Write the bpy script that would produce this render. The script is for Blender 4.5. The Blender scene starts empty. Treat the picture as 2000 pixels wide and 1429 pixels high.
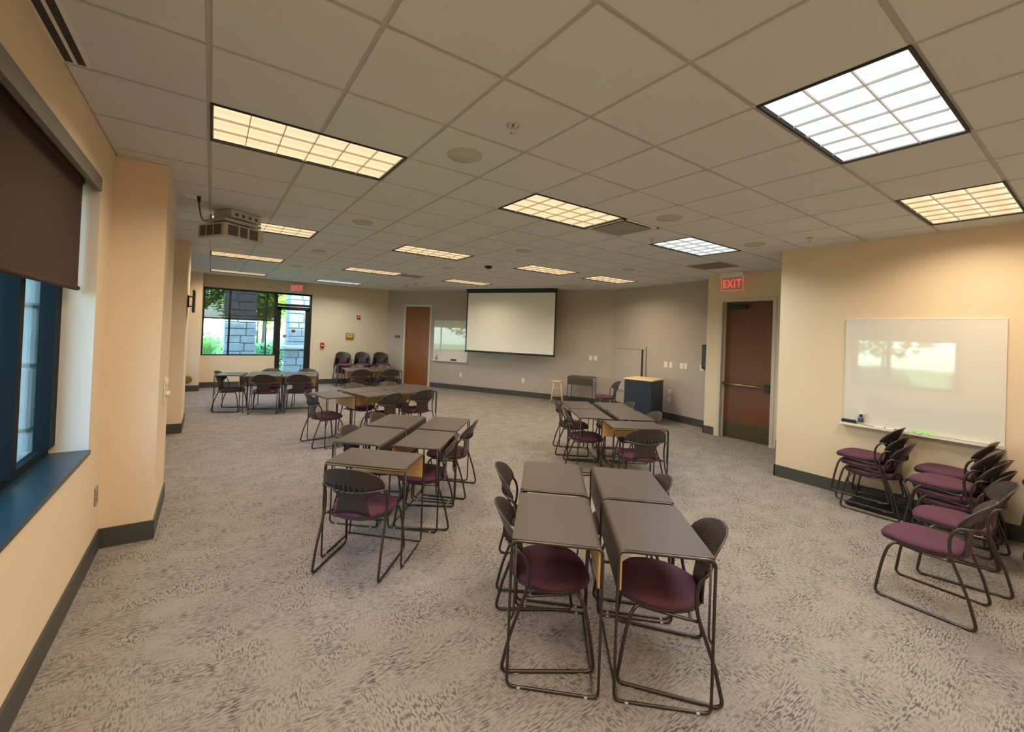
import bpy, bmesh, math, random
from mathutils import Matrix, Vector
R = math.radians
PI = math.pi
random.seed(7)
S = bpy.context.scene
C = S.collection

# ------------------------------------------------------------------ camera
CAM_H = 1.7735
cam_d = bpy.data.cameras.new('camera')
cam = bpy.data.objects.new('camera', cam_d)
C.objects.link(cam)
yaw, pitch, roll = -0.5859, -0.0106, 0.0396
def _camrot():
    cy, sy, cp, sp, cr, sr = math.cos(yaw), math.sin(yaw), math.cos(pitch), math.sin(pitch), math.cos(roll), math.sin(roll)
    Rz = Matrix(((cy, sy, 0), (-sy, cy, 0), (0, 0, 1)))
    B = Matrix(((1, 0, 0), (0, 0, -1), (0, 1, 0)))
    Rx = Matrix(((1, 0, 0), (0, cp, -sp), (0, sp, cp)))
    Rr = Matrix(((cr, -sr, 0), (sr, cr, 0), (0, 0, 1)))
    return Rr @ Rx @ B @ Rz
RC = _camrot()                       # world -> view (x right, y down, z forward)
cam.matrix_world = Matrix.Translation((0, 0, CAM_H)) @ (Matrix(((1, 0, 0), (0, -1, 0), (0, 0, -1))) @ RC).transposed().to_4x4()
FPX, CX, CY = 825.55, 959.05, 641.57
cam_d.sensor_fit = 'HORIZONTAL'
cam_d.sensor_width = 36
cam_d.lens = FPX / 2000 * 36
cam_d.shift_x = (1000 - CX) / 2000
cam_d.shift_y = (CY - 714.5) / 2000
cam_d.clip_start = 0.05
cam_d.clip_end = 300
S.camera = cam
def pix(x, y, z):
    v = RC @ Vector((x, y, z - CAM_H))
    if v.z < 0.05: return None
    return CX + FPX * v.x / v.z, CY + FPX * v.y / v.z

# ------------------------------------------------------------------ world, sun, exposure
W = bpy.data.worlds.new('sky'); S.world = W
W.use_nodes = True
wn = W.node_tree.nodes; wl = W.node_tree.links
sky = wn.new('ShaderNodeTexSky')
sky.sky_type = 'NISHITA'
sky.sun_disc = False
sky.sun_elevation = R(52); sky.sun_rotation = R(150)
wl.new(sky.outputs[0], wn['Background'].inputs[0])
wn['Background'].inputs[1].default_value = 2.1
sun_d = bpy.data.lights.new('sun', 'SUN'); sun_d.energy = 9.0; sun_d.angle = R(0.6); sun_d.color = (1, .95, .84)
sun = bpy.data.objects.new('sun', sun_d); C.objects.link(sun)
sun.rotation_euler = (R(40), 0, R(32))          # from the back right, high, over the roof
S.view_settings.view_transform = 'Standard'
S.view_settings.look = 'None'
S.view_settings.gamma = 1
S.view_settings.use_curve_mapping = False
S.view_settings.exposure = 0.08
LAMP_W = 30.0                                    # watts of each ceiling fixture

# ------------------------------------------------------------------ materials
MATS = {}
def mat(name, col, rough=.6, metal=0, spec=.5, noise=None, bump=None, coat=0):
    m = bpy.data.materials.new(name); m.use_nodes = True
    n = m.node_tree.nodes; l = m.node_tree.links; b = n['Principled BSDF']
    b.inputs['Base Color'].default_value = (*col, 1)
    b.inputs['Roughness'].default_value = rough
    b.inputs['Metallic'].default_value = metal
    b.inputs['Specular IOR Level'].default_value = spec
    if coat: b.inputs['Coat Weight'].default_value = coat; b.inputs['Coat Roughness'].default_value = .05
    if noise or bump:
        tc = n.new('ShaderNodeTexCoord')
    if noise:                                    # (scale xyz, amount)
        mp = n.new('ShaderNodeMapping'); mp.inputs['Scale'].default_value = noise[0]
        nt = n.new('ShaderNodeTexNoise'); nt.inputs['Scale'].default_value = 1; nt.inputs['Detail'].default_value = 4
        mx = n.new('ShaderNodeMix'); mx.data_type = 'RGBA'
        a = noise[1]
        mx.inputs[6].default_value = (*[c * (1 - a) for c in col], 1)
        mx.inputs[7].default_value = (*[min(1, c * (1 + a)) for c in col], 1)
        l.new(tc.outputs['Object'], mp.inputs[0]); l.new(mp.outputs[0], nt.inputs['Vector'])
        l.new(nt.outputs['Fac'], mx.inputs[0]); l.new(mx.outputs[2], b.inputs['Base Color'])
    if bump:                                     # (scale, strength)
        nb = n.new('ShaderNodeTexNoise'); nb.inputs['Scale'].default_value = bump[0]; nb.inputs['Detail'].default_value = 3
        bp = n.new('ShaderNodeBump'); bp.inputs['Strength'].default_value = bump[1]; bp.inputs['Distance'].default_value = .01
        l.new(tc.outputs['Object'], nb.inputs['Vector']); l.new(nb.outputs['Fac'], bp.inputs['Height']); l.new(bp.outputs[0], b.inputs['Normal'])
    MATS[name] = m
    return m
def emit(name, col, st):
    m = bpy.data.materials.new(name); m.use_nodes = True
    n = m.node_tree.nodes; l = m.node_tree.links
    n.remove(n['Principled BSDF'])
    e = n.new('ShaderNodeEmission'); e.inputs[0].default_value = (*col, 1); e.inputs[1].default_value = st
    l.new(e.outputs[0], n['Material Output'].inputs[0]); MATS[name] = m
    return m
def thin_glass(name, tint, refl=1.0):
    m = bpy.data.materials.new(name); m.use_nodes = True
    n = m.node_tree.nodes; l = m.node_tree.links
    n.remove(n['Principled BSDF'])
    t = n.new('ShaderNodeBsdfTransparent'); t.inputs[0].default_value = (*tint, 1)
    g = n.new('ShaderNodeBsdfGlossy'); g.inputs['Roughness'].default_value = .01
    f = n.new('ShaderNodeFresnel'); f.inputs[0].default_value = 1.45
    k = n.new('ShaderNodeMath'); k.operation = 'MULTIPLY'; k.inputs[1].default_value = refl
    x = n.new('ShaderNodeMixShader')
    l.new(f.outputs[0], k.inputs[0]); l.new(k.outputs[0], x.inputs[0]); l.new(t.outputs[0], x.inputs[1]); l.new(g.outputs[0], x.inputs[2])
    l.new(x.outputs[0], n['Material Output'].inputs[0]); MATS[name] = m
    return m
def veil(name, col, trans):                      # woven roller-shade cloth: partly see-through
    m = bpy.data.materials.new(name); m.use_nodes = True
    n = m.node_tree.nodes; l = m.node_tree.links
    b = n['Principled BSDF']; b.inputs['Base Color'].default_value = (*col, 1); b.inputs['Roughness'].default_value = .9
    t = n.new('ShaderNodeBsdfTransparent'); x = n.new('ShaderNodeMixShader'); x.inputs[0].default_value = 1 - trans
    l.new(t.outputs[0], x.inputs[1]); l.new(b.outputs[0], x.inputs[2]); l.new(x.outputs[0], n['Material Output'].inputs[0]); MATS[name] = m
    return m

mat('wall_cream', (.76, .62, .445), .85, bump=(160, .05))
mat('wall_grey', (.46, .395, .345), .85, bump=(160, .05))
mat('reveal', (.76, .74, .68), .8)
mat('baseboard', (.06, .063, .056), .5)
mat('tile', (.68, .69, .69), .95, spec=.1, bump=(420, .12))
mat('grid', (.50, .49, .47), .6)
mat('slab', (.35, .34, .32), .9)
mat('white_paint', (.78, .77, .72), .4)
mat('steel_dark', (.09, .078, .07), .33, metal=.85)
mat('steel_grey', (.16, .15, .14), .38, metal=.8)
mat('chrome', (.7, .68, .65), .2, metal=1)
mat('black', (.012, .012, .013), .45)
mat('plastic', (.040, .030, .027), .36)
mat('plastic_soft', (.05, .045, .042), .6)
mat('purple', (.105, .042, .066), .92, spec=.2, noise=((60, 60, 60), .18), bump=(500, .25))
mat('laminate', (.062, .043, .034), .42, noise=((6, 90, 30), .10))
mat('maple', (.62, .40, .17), .45, noise=((4, 60, 30), .12))
mat('maple_pale', (.74, .54, .30), .45, noise=((40, 40, 6), .12))
mat('door_orange', (.25, .075, .010), .36, noise=((26, 26, 1.3), .30))
mat('door_red', (.165, .048, .013), .45, noise=((26, 26, 1.3), .30))
mat('door_frame', (.62, .56, .46), .45)
mat('kickplate', (.12, .10, .045), .4, metal=.7)
mat('brass', (.35, .27, .12), .35, metal=.9)
mat('navy', (.014, .021, .038), .45)
mat('whiteboard', (.76, .74, .68), .03, spec=1.0)
MATS['whiteboard'].node_tree.nodes['Principled BSDF'].inputs['IOR'].default_value = 1.55
mat('screen', (.80, .79, .75), .9)
mat('frame_dark', (.012, .014, .016), .4)
mat('frame_teal', (.0035, .009, .013), .6, spec=.15)
mat('sill_teal', (.012, .040, .060), .32)
mat('fascia', (.20, .19, .16), .5)
mat('shade_brown', (.050, .027, .018), .9, noise=((90, 90, 90), .2))
veil('shade_veil', (.035, .027, .022), .24)
thin_glass('glass', (.82, .96, 1.0), .55)
thin_glass('glass_sign', (.93, .95, .95), .6)
mat('red_plastic', (.45, .02, .015), .4)
mat('yellow_plastic', (.72, .55, .06), .4)
mat('ivory', (.80, .76, .68), .4)
mat('plate_grey', (.30, .27, .23), .4)
mat('speaker', (.52, .50, .45), .8)
mat('vent_dark', (.03, .028, .026), .7)
mat('vent_grey', (.33, .31, .28), .8)
mat('rubber', (.5, .5, .48), .3)
mat('green_cloth', (.36, .62, .30), .9)
mat('yellow_liquid', (.62, .60, .05), .3)
mat('blue_label', (.04, .07, .20), .4)
mat('stone', (.33, .35, .37), .9, noise=((5, 5, 5), .28), bump=(14, .9))
mat('mortar', (.20, .20, .20), .95)
mat('stone_cap', (.62, .64, .64), .8)
mat('lawn', (.10, .24, .04), .95, noise=((3, 3, 3), .4))
mat('leaf_bright', (.30, .50, .05), .7, noise=((2, 2, 2), .4))
mat('leaf_mid', (.13, .32, .06), .7, noise=((2, 2, 2), .4))
mat('leaf_dark', (.06, .20, .06), .7, noise=((2, 2, 2), .4))
mat('blade_green', (.22, .45, .08), .7, noise=((3, 3, 3), .35))
mat('bark', (.10, .07, .045), .9)
mat('concrete', (.72, .70, .66), .9)
mat('projector_white', (.56, .54, .49), .45)
mat('projector_grille', (.12, .115, .095), .7)
def lens(name, c0, c1, st):                       # lens with the tubes' bright bands painted into its emission colour
    m = emit(name, c0, st); n = m.node_tree.nodes; l = m.node_tree.links
    tc = n.new('ShaderNodeTexCoord'); sp = n.new('ShaderNodeSeparateXYZ'); l.new(tc.outputs['Object'], sp.inputs[0])
    k = n.new('ShaderNodeMath'); k.operation = 'MULTIPLY_ADD'; k.inputs[1].default_value = 3 / (.6096 - .034); k.inputs[2].default_value = 1.5; l.new(sp.outputs[1], k.inputs[0])
    f = n.new('ShaderNodeMath'); f.operation = 'FRACT'; l.new(k.outputs[0], f.inputs[0])
    r = n.new('ShaderNodeValToRGB'); e = r.color_ramp.elements
    e[0].position = 0; e[0].color = (*c1, 1); e[1].position = .45; e[1].color = (*c0, 1)
    q = r.color_ramp.elements.new(1.0); q.color = (*[(x * .4 + y * .6) for x, y in zip(c0, c1)], 1)
    l.new(f.outputs[0], r.inputs[0]); l.new(r.outputs[0], n['Emission'].inputs[0])
lens('lens_warm', (1.0, .66, .38), (1.0, .86, .56), 1.12)
lens('lens_white', (.80, .86, .84), (1.0, 1.0, 1.0), 1.1)
emit('exit_red', (1.0, .05, .045), 1.5)
emit('exit_edge', (1.0, .12, .10), .9)
mat('louver', (.74, .66, .52), .35)
mat('louver_white', (.72, .73, .72), .35)

def carpet():
    m = bpy.data.materials.new('carpet'); m.use_nodes = True
    n = m.node_tree.nodes; l = m.node_tree.links; b = n['Principled BSDF']
    b.inputs['Roughness'].default_value = .96; b.inputs['Specular IOR Level'].default_value = .12
    tc = n.new('ShaderNodeTexCoord')
    def nz(scale, detail=2, dist=0):
        mp = n.new('ShaderNodeMapping'); mp.inputs['Scale'].default_value = scale
        t = n.new('ShaderNodeTexNoise'); t.inputs['Scale'].default_value = 1; t.inputs['Detail'].default_value = detail; t.inputs['Distortion'].default_value = dist
        l.new(tc.outputs['Object'], mp.inputs[0]); l.new(mp.outputs[0], t.inputs['Vector']); return t.outputs['Fac']
    def ramp(f, a, c):
        r = n.new('ShaderNodeMapRange'); r.inputs[1].default_value = a; r.inputs[2].default_value = c
        l.new(f, r.inputs[0]); return r.outputs[0]
    def op(o, a, c):
        k = n.new('ShaderNodeMath'); k.operation = o
        for i, v in enumerate((a, c)):
            if isinstance(v, (int, float)): k.inputs[i].default_value = v
            else: l.new(v, k.inputs[i])
        return k.outputs[0]
    sx = ramp(nz((22, 122, 1), 2), .485, .575)         # long dashes across the room
    sy = ramp(nz((96, 34, 1), 2), .495, .585)          # short dashes the other way
    mk = ramp(nz((1.9, 4.2, 1), 3, .5), .42, .54)    # patches of one or the other
    inv = op('SUBTRACT', 1, mk)
    f = op('ADD', op('MULTIPLY', sx, mk), op('MULTIPLY', sy, inv))
    f = op('MULTIPLY', f, ramp(nz((4, 6, 1), 3), .22, .62))
    mx = n.new('ShaderNodeMix'); mx.data_type = 'RGBA'
    mx.inputs[6].default_value = (.330, .296, .270, 1); mx.inputs[7].default_value = (.115, .100, .092, 1)
    l.new(f, mx.inputs[0])
    fine = nz((330, 330, 330), 2)
    mx2 = n.new('ShaderNodeMix'); mx2.data_type = 'RGBA'; mx2.blend_type = 'MULTIPLY'; mx2.inputs[0].default_value = .5
    cr = n.new('ShaderNodeValToRGB'); cr.color_ramp.elements[0].position = .3; cr.color_ramp.elements[0].color = (.5, .5, .5, 1); cr.color_ramp.elements[1].position = .65
    l.new(fine, cr.inputs[0]); l.new(mx.outputs[2], mx2.inputs[6]); l.new(cr.outputs[0], mx2.inputs[7])
    l.new(mx2.outputs[2], b.inputs['Base Color'])
    bp = n.new('ShaderNodeBump'); bp.inputs['Strength'].default_value = .35; bp.inputs['Distance'].default_value = .006
    hh = op('ADD', op('MULTIPLY', fine, .5), op('MULTIPLY', f, -.5)); l.new(hh, bp.inputs['Height']); l.new(bp.outputs[0], b.inputs['Normal'])
    MATS['carpet'] = m
carpet()

# ------------------------------------------------------------------ geometry helpers
class MB:
    """collects shapes, then builds ONE mesh"""
    def __init__(self): self.v = []; self.f = []; self.sm = []
    def raw(self, vs, fs, smooth=False):
        o = len(self.v); self.v += [tuple(p) for p in vs]
        for f in fs: self.f.append([i + o for i in f]); self.sm.append(smooth)
        return self
    def box(self, x0, x1, y0, y1, z0, z1):
        return self.raw([(x0, y0, z0), (x1, y0, z0), (x1, y1, z0), (x0, y1, z0), (x0, y0, z1), (x1, y0, z1), (x1, y1, z1), (x0, y1, z1)],
                        [(3, 2, 1, 0), (4, 5, 6, 7), (0, 1, 5, 4), (1, 2, 6, 5), (2, 3, 7, 6), (3, 0, 4, 7)])
    def cbox(self, x0, x1, y0, y1, z0, z1, c=.005):     # box with chamfered vertical and top edges
        def ring(a, z): return [(x0 + a + c, y0 + a, z), (x1 - a - c, y0 + a, z), (x1 - a, y0 + a + c, z), (x1 - a, y1 - a - c, z), (x1 - a - c, y1 - a, z), (x0 + a + c, y1 - a, z), (x0 + a, y1 - a - c, z), (x0 + a, y0 + a + c, z)]
        rs = [ring(c, z0), ring(0, z0 + c), ring(0, z1 - c), ring(c, z1)]
        return self.loft(rs)
    def loft(self, rings, closed=True, cap=True, smooth=False):
        n = len(rings[0]); vs = [p for r in rings for p in r]; fs = []
        for k in range(len(rings) - 1):
            for i in range(n if closed else n - 1):
                j = (i + 1) % n; fs.append((k * n + i, k * n + j, (k + 1) * n + j, (k + 1) * n + i))
        if cap: fs.append(tuple(reversed(range(n)))); fs.append(tuple(range((len(rings) - 1) * n, len(rings) * n)))
        return self.raw(vs, fs, smooth)
    def prism(self, poly, z0, z1):
        return self.loft([[(x, y, z0) for x, y in poly], [(x, y, z1) for x, y in poly]])
    def cyl(self, p, q, r, r2=None, n=12, smooth=True):
        p, q = Vector(p), Vector(q); d = (q - p).normalized(); a = d.orthogonal().normalized(); b = d.cross(a)
        r2 = r if r2 is None else r2
        ring = lambda c, rr: [tuple(c + a * rr * math.cos(2 * PI * i / n) + b * rr * math.sin(2 * PI * i / n)) for i in range(n)]
        self.loft([ring(p, r), ring(q, r2)], cap=False, smooth=smooth)
        o = len(self.v) - 2 * n
        self.f += [[o + i for i in reversed(range(n))], [o + n + i for i in range(n)]]; self.sm += [False, False]
        return self
    def tube(self, pts, r, n=8, closed=False):
        P = [Vector(p) for p in pts]; m = len(P); rings = []; a = None
        for i, p in enumerate(P):
            if closed: t = (P[(i + 1) % m] - P[i - 1])
            else: t = (P[min(i + 1, m - 1)] - P[max(i - 1, 0)])
            t.normalize()
            if a is None: a = t.orthogonal().normalized()
            a = (a - t * a.dot(t)).normalized(); b = t.cross(a)
            rings.append([tuple(p + a * r * math.cos(2 * PI * k / n) + b * r * math.sin(2 * PI * k / n)) for k in range(n)])
        if closed: rings.append(rings[0])
        return self.loft(rings, cap=not closed, smooth=True)
    def lathe(self, prof, n=20, c=(0, 0), smooth=True):
        rings = [[(c[0] + r * math.cos(2 * PI * i / n), c[1] + r * math.sin(2 * PI * i / n), z) for i in range(n)] for r, z in prof]
        return self.loft(rings, smooth=smooth)
    def mesh(self, name):
        me = bpy.data.meshes.new(name); me.from_pydata(self.v, [], self.f)
        me.polygons.foreach_set('use_smooth', self.sm); me.update()
        return me
    def build(self, name, m, parent=None, loc=None, rz=None):
        me = self.mesh(name); me.materials.append(MATS[m])
        return link(name, me, parent, loc, rz)
def link(name, me, parent=None, loc=None, rz=None):
    o = bpy.data.objects.new(name, me); C.objects.link(o)
    if parent: o.parent = parent
    if loc: o.location = loc
    if rz is not None: o.rotation_euler = (0, 0, rz)
    return o
def fillet(pts, rad, k=5, closed=False):
    """round the corners of a polyline"""
    P = [Vector(p) for p in pts]; n = len(P); out = []
    for i in range(n):
        if not closed and i in (0, n - 1): out.append(P[i]); continue
        a, b, c = P[i - 1], P[i], P[(i + 1) % n]
        ra = min(rad, (a - b).length * .48); rc = min(rad, (c - b).length * .48)
        s = b + (a - b).normalized() * ra; e = b + (c - b).normalized() * rc
        for j in range(k + 1):
            t = j / k; out.append(s * (1 - t) ** 2 + b * 2 * t * (1 - t) + e * t * t)
    return out
def smooth_path(pts, sub=3):
    P = [Vector(p) for p in pts]; out = []
    for i in range(len(P) - 1):
        p0, p1, p2, p3 = P[max(i - 1, 0)], P[i], P[i + 1], P[min(i + 2, len(P) - 1)]
        for j in range(sub):
            t = j / sub
            out.append(.5 * ((2 * p1) + (p2 - p0) * t + (2 * p0 - 5 * p1 + 4 * p2 - p3) * t * t + (3 * p1 - p0 - 3 * p2 + p3) * t ** 3))
    out.append(P[-1]); return out
def tag(o, label=None, cat=None, group=None, kind=None):
    if label: o['label'] = label
    if cat: o['category'] = cat
    if group: o['group'] = group
    if kind: o['kind'] = kind
    return o
def thing(name, label, cat, loc=(0, 0, 0), rz=0, group=None):
    o = bpy.data.objects.new(name, None); C.objects.link(o); o.empty_display_size = .1
    o.location = loc; o.rotation_euler = (0, 0, rz)
    return tag(o, label, cat, group)
def struct(name, mb, m, label=None, parent=None):
    o = mb.build(name, m, parent)
    o['kind'] = 'structure'
    if label: o['label'] = label
    return o
def copy_tree(o, parent=None):
    c = o.copy(); C.objects.link(c)
    if parent: c.parent = parent
    for ch in o.children: copy_tree(ch, c)
    return c
def text_mesh(s, size, depth, name):
    cu = bpy.data.curves.new(name, 'FONT'); cu.body = s; cu.size = size; cu.extrude = depth; cu.align_x = 'CENTER'; cu.align_y = 'CENTER'
    cu.offset = size * .014; cu.space_character = 1.2
    o = bpy.data.objects.new(name, cu); C.objects.link(o)
    dg = bpy.context.evaluated_depsgraph_get(); dg.update()
    me = bpy.data.meshes.new_from_object(o.evaluated_get(dg))
    bpy.data.objects.remove(o); bpy.data.curves.remove(cu)
    return me

# ------------------------------------------------------------------ room plan
CEIL = 3.038
T = .6096
GX = lambda i: (i - .0909) * T
GY = lambda j: (j + 2.8377) * T
XL, XR, XD, YF, YB, YA = -.66, 6.45, 8.08, 13.72, -2.6, 2.62
PA, PB = Vector((8.78, 7.45)), Vector((4.93, 13.72))        # screen wall, near and far corner
PG = Vector((8.50, 4.55))                                    # grey side wall, near corner
TOP = 3.10
A_SCR = math.atan2((PA - PB).y, (PA - PB).x)
A_GRY = math.atan2((PG - PA).y, (PG - PA).x)
L_SCR, L_GRY = (PA - PB).length, (PG - PA).length
def frame_scr(s, off=0, z=0):  # point on the screen wall, s metres from its far corner, off metres into the room
    d = (PA - PB).normalized(); n = Vector((-d.y, d.x)); p = PB + d * s - n * off
    return (p.x, p.y, z)
def frame_gry(s, off=0, z=0):
    d = (PG - PA).normalized(); n = Vector((-d.y, d.x)); p = PA + d * s - n * off
    return (p.x, p.y, z)

# floor and ceiling slab
struct('floor', MB().box(-1.2, 9.4, -2.9, 14.0, -.12, 0), 'carpet', 'grey-brown patterned carpet floor')
ceiling = struct('ceiling', MB().box(-1.2, 9.4, -2.9, 14.2, CEIL + .045, CEIL + .28), 'slab', 'suspended ceiling of square white tiles in a metal grid')

# left wall with three window openings between the columns
WIN_L = [(1.98, 3.91), (5.35, 7.85), (9.25, 12.6)]
SILL, HEAD = .87, 2.70
mb = MB()
TH = .24
y = YB - .15
for a, b in WIN_L:
    mb.box(XL - TH, XL, y, a, 0, TOP); y = b
mb.box(XL - TH, XL, y, YF + .2, 0, TOP)
for a, b in WIN_L:
    mb.box(XL - TH, XL, a, b, 0, SILL - .03); mb.box(XL - TH, XL, a, b, HEAD + .03, TOP)
wall_left = struct('wall_left', mb, 'wall_cream', 'cream painted window wall')
# columns on the left wall
for k, (a, b, x) in enumerate([(4.36, 5.30, -.33), (8.28, 9.20, -.33), (13.10, YF, -.20)]):
    struct('wall_column_%d' % (k + 1), MB().box(XL - .02, x, a, b, 0, CEIL - .002), 'wall_cream', 'cream painted column standing out of the window wall')
# far wall with window and glass door
FW = dict(x0=-.19, xm=1.59, x1=2.55, z0=.87, z1=2.72)
mb = MB()
mb.box(XL - .2, FW['x0'], YF, YF + .25, 0, TOP); mb.box(FW['x1'], PB.x + .25, YF, YF + .25, 0, TOP)
mb.box(FW['x0'], FW['x1'], YF, YF + .25, FW['z1'], TOP); mb.box(FW['x0'], FW['xm'], YF, YF + .25, 0, FW['z0'])
struct('wall_far', mb, 'wall_cream', 'cream painted end wall with window and glass door')
# right wall and the recess beside it
struct('wall_right', MB().box(XR, XR + .15, YB - .15, YA, 0, TOP).box(XR + .15, XD + .3, YA - .15, YA, 0, TOP), 'wall_cream', 'cream painted wall carrying the large whiteboard')
DY0, DY1, DZ = 3.335, 4.31, 2.57
struct('wall_door', MB().box(XD, XD + .2, YA - .1, DY0, 0, TOP).box(XD, XD + .2, DY1, 4.55, 0, TOP).box(XD, XD + .2, DY0, DY1, DZ, TOP).box(XD + .02, XD + .62, 4.38, 4.55, 0, TOP), 'wall_cream', 'cream painted wall around the exit door')
struct('wall_door_backing', MB().box(XD + .2, XD + .3, YA, 4.5, 0, TOP), 'wall_cream')
def slab_wall(name, p, q, m, label, holes=()):
    d = (q - p).normalized(); L = (q - p).length; a = math.atan2(d.y, d.x)
    mb = MB(); s = 0
    for h0, h1, hz in holes:
        mb.box(s, h0, 0, .18, 0, TOP); mb.box(h0, h1, 0, .18, hz, TOP); s = h1
    mb.box(s, L, 0, .18, 0, TOP)
    o = mb.build(name, m); o.location = (p.x, p.y, 0); o.rotation_euler = (0, 0, a); o['kind'] = 'structure'; o['label'] = label
    return o
SD0, SD1, SDZ = .735, 1.70, 2.575
slab_wall('wall_screen', PB, PA, 'wall_grey', 'grey painted wall behind the projection screen', [(SD0 - .03, SD1 + .03, SDZ)])
slab_wall('wall_side', PA, PG, 'wall_grey', 'grey painted wall with light switches')
struct('wall_back', MB().box(XL - .3, XR + .15, YB - .15, YB, 0, TOP), 'wall_cream', 'cream painted back wall')

# baseboards
BBH, BBT = .15, .014
struct('baseboard_left', MB().box(XL, XL + BBT, YB, 4.36, 0, BBH).box(XL, -.33 + BBT, 4.36 - BBT, 4.36, 0, BBH).box(-.33, -.33 + BBT, 4.36, 5.30, 0, BBH).box(XL, -.33 + BBT, 5.30, 5.30 + BBT, 0, BBH)
       .box(XL, XL + BBT, 5.30, 8.28, 0, BBH).box(XL, -.33 + BBT, 8.28 - BBT, 8.28, 0, BBH).box(-.33, -.33 + BBT, 8.28, 9.20, 0, BBH).box(XL, -.33 + BBT, 9.2, 9.2 + BBT, 0, BBH).box(XL, XL + BBT, 9.20, 13.1, 0, BBH)
       .box(XL, -.20 + BBT, 13.1 - BBT, 13.1, 0, BBH).box(-.20, -.20 + BBT, 13.1, YF, 0, BBH), 'baseboard')
struct('baseboard_far', MB().box(-.2, FW['xm'], YF - BBT, YF, 0, BBH).box(FW['x1'], PB.x - .01, YF - BBT, YF, 0, BBH), 'baseboard')
struct('baseboard_right', MB().box(XR - BBT, XR, YB, YA + BBT, 0, BBH).box(XR - BBT, XD, YA, YA + BBT, 0, BBH), 'baseboard')
struct('baseboard_door', MB().box(XD - BBT, XD, YA + BBT, DY0 - .05, 0, BBH).box(XD - BBT, XD, DY1 + .05, 4.55 + BBT, 0, BBH).box(XD - BBT, XD + .42, 4.55, 4.55 + BBT, 0, BBH), 'baseboard')
o = struct('baseboard_screen', MB().box(.02, SD0 - .08, -BBT, 0, 0, BBH).box(SD1 + .08, L_SCR - .02, -BBT, 0, 0, BBH), 'baseboard'); o.location = (PB.x, PB.y, 0); o.rotation_euler = (0, 0, A_SCR)
o = struct('baseboard_side', MB().box(.02, L_GRY - .02, -BBT, 0, 0, BBH), 'baseboard'); o.location = (PA.x, PA.y, 0); o.rotation_euler = (0, 0, A_GRY)

# ------------------------------------------------------------------ ceiling tiles and grid
LIGHTS = [(0, 2, 'w'), (4, 2, 'w'), (8, 2, 'c'), (0, 7, 'w'), (4, 7, 'w'), (8, 7, 'w'), (11, 7, 'w'), (0, 12, 'w'), (4, 12, 'w'), (8, 12, 'w'),
          (0, 17, 'w'), (4, 17, 'c'), (0, -2, 'w'), (4, -2, 'c'), (8, -2, 'w'), (0, -7, 'w'), (4, -7, 'w'), (8, -7, 'w')]
VENTS = [(6, 2), (6, 12)]
GRILLES = [(11, 3)]
used = set()
for i, j, k in LIGHTS: used |= {(i, j), (i + 1, j)}
used |= set(VENTS) | set(GRILLES)
def clip(poly, nx, ny, c):          # keep nx*x+ny*y <= c
    out = []
    for a, b in zip(poly, poly[1:] + poly[:1]):
        da, db = nx * a[0] + ny * a[1] - c, nx * b[0] + ny * b[1] - c
        if da <= 0: out.append(a)
        if (da < 0 < db) or (db < 0 < da):
            t = da / (da - db); out.append((a[0] + (b[0] - a[0]) * t, a[1] + (b[1] - a[1]) * t))
    return out
ds = (PA - PB).normalized(); ns = Vector((-ds.y, ds.x)); cs = ns.dot(PB)
dg_ = (PG - PA).normalized(); ng = Vector((-dg_.y, dg_.x)); cg = ng.dot(PA)
def room_clip(x0, x1, y0, y1):
    rects = []
    if x0 < XR: rects.append((x0, min(x1, XR), y0, y1))
    if x1 > XR and y1 > YA: rects.append((max(x0, XR), x1, max(y0, YA), y1))
    if len(rects) == 2 and y0 >= YA: rects = [(x0, x1, y0, y1)]
    out = []
    for a, b, c, d in rects:
        p = [(a, c), (b, c), (b, d), (a, d)]
        for h in ((-1, 0, -XL), (0, -1, -YB), (0, 1, YF), (ns.x, ns.y, cs), (ng.x, ng.y, cg)):
            if p: p = clip(p, *h)
        if a >= XR - .01 and p:
            q = clip(p, 0, -1, -4.55)
            p2 = clip(clip(p, 0, 1, 4.55), 1, 0, XD)
            for r_ in (q, p2):
                if len(r_) > 2: out.append(r_)
        elif len(p) > 2: out.append(p)
    return out
def area(p): return abs(sum(a[0] * b[1] - b[0] * a[1] for a, b in zip(p, p[1:] + p[:1]))) / 2
full = None
stuff = MB(); ntile = 0
g = .013
cells = []
for j in range(-9, 19):
    for i in range(-1, 16):
        if (i, j) in used: continue
        ps = [p for p in room_clip(GX(i) + g, GX(i + 1) - g, GY(j) + g, GY(j + 1) - g) if area(p) > .002]
        if not ps: continue
        vis = False
        for p in ps:
            for q in p:
                w = pix(q[0], q[1], CEIL)
                if w and -60 < w[0] < 2060 and -60 < w[1] < 1450: vis = True
        cells.append((vis, math.hypot(GX(i + .5), GY(j + .5)), i, j, ps))
cells.sort(key=lambda c: (not c[0], c[1]))
for vis, d, i, j, ps in cells:
    whole = len(ps) == 1 and len(ps[0]) == 4 and abs(area(ps[0]) - (T - 2 * g) ** 2) < 1e-4
    if vis and ntile < 300:
        ntile += 1
        if whole:
            if full is None:
                h_ = T / 2 - g; full = MB().box(-h_, h_, -h_, h_, 0, .022).mesh('ceiling_tile'); full.materials.append(MATS['tile'])
            link('ceiling_tile', full, ceiling, (GX(i + .5), GY(j + .5), CEIL))
        else:
            mb = MB()
            for p in ps: mb.prism(p, CEIL, CEIL + .022)
            mb.build('ceiling_tile', 'tile', ceiling)
    else:
        for p in ps: stuff.prism(p, CEIL, CEIL + .022)
if stuff.v: tag(stuff.build('ceiling_tiles_beyond', 'tile', ceiling), kind='stuff')
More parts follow.
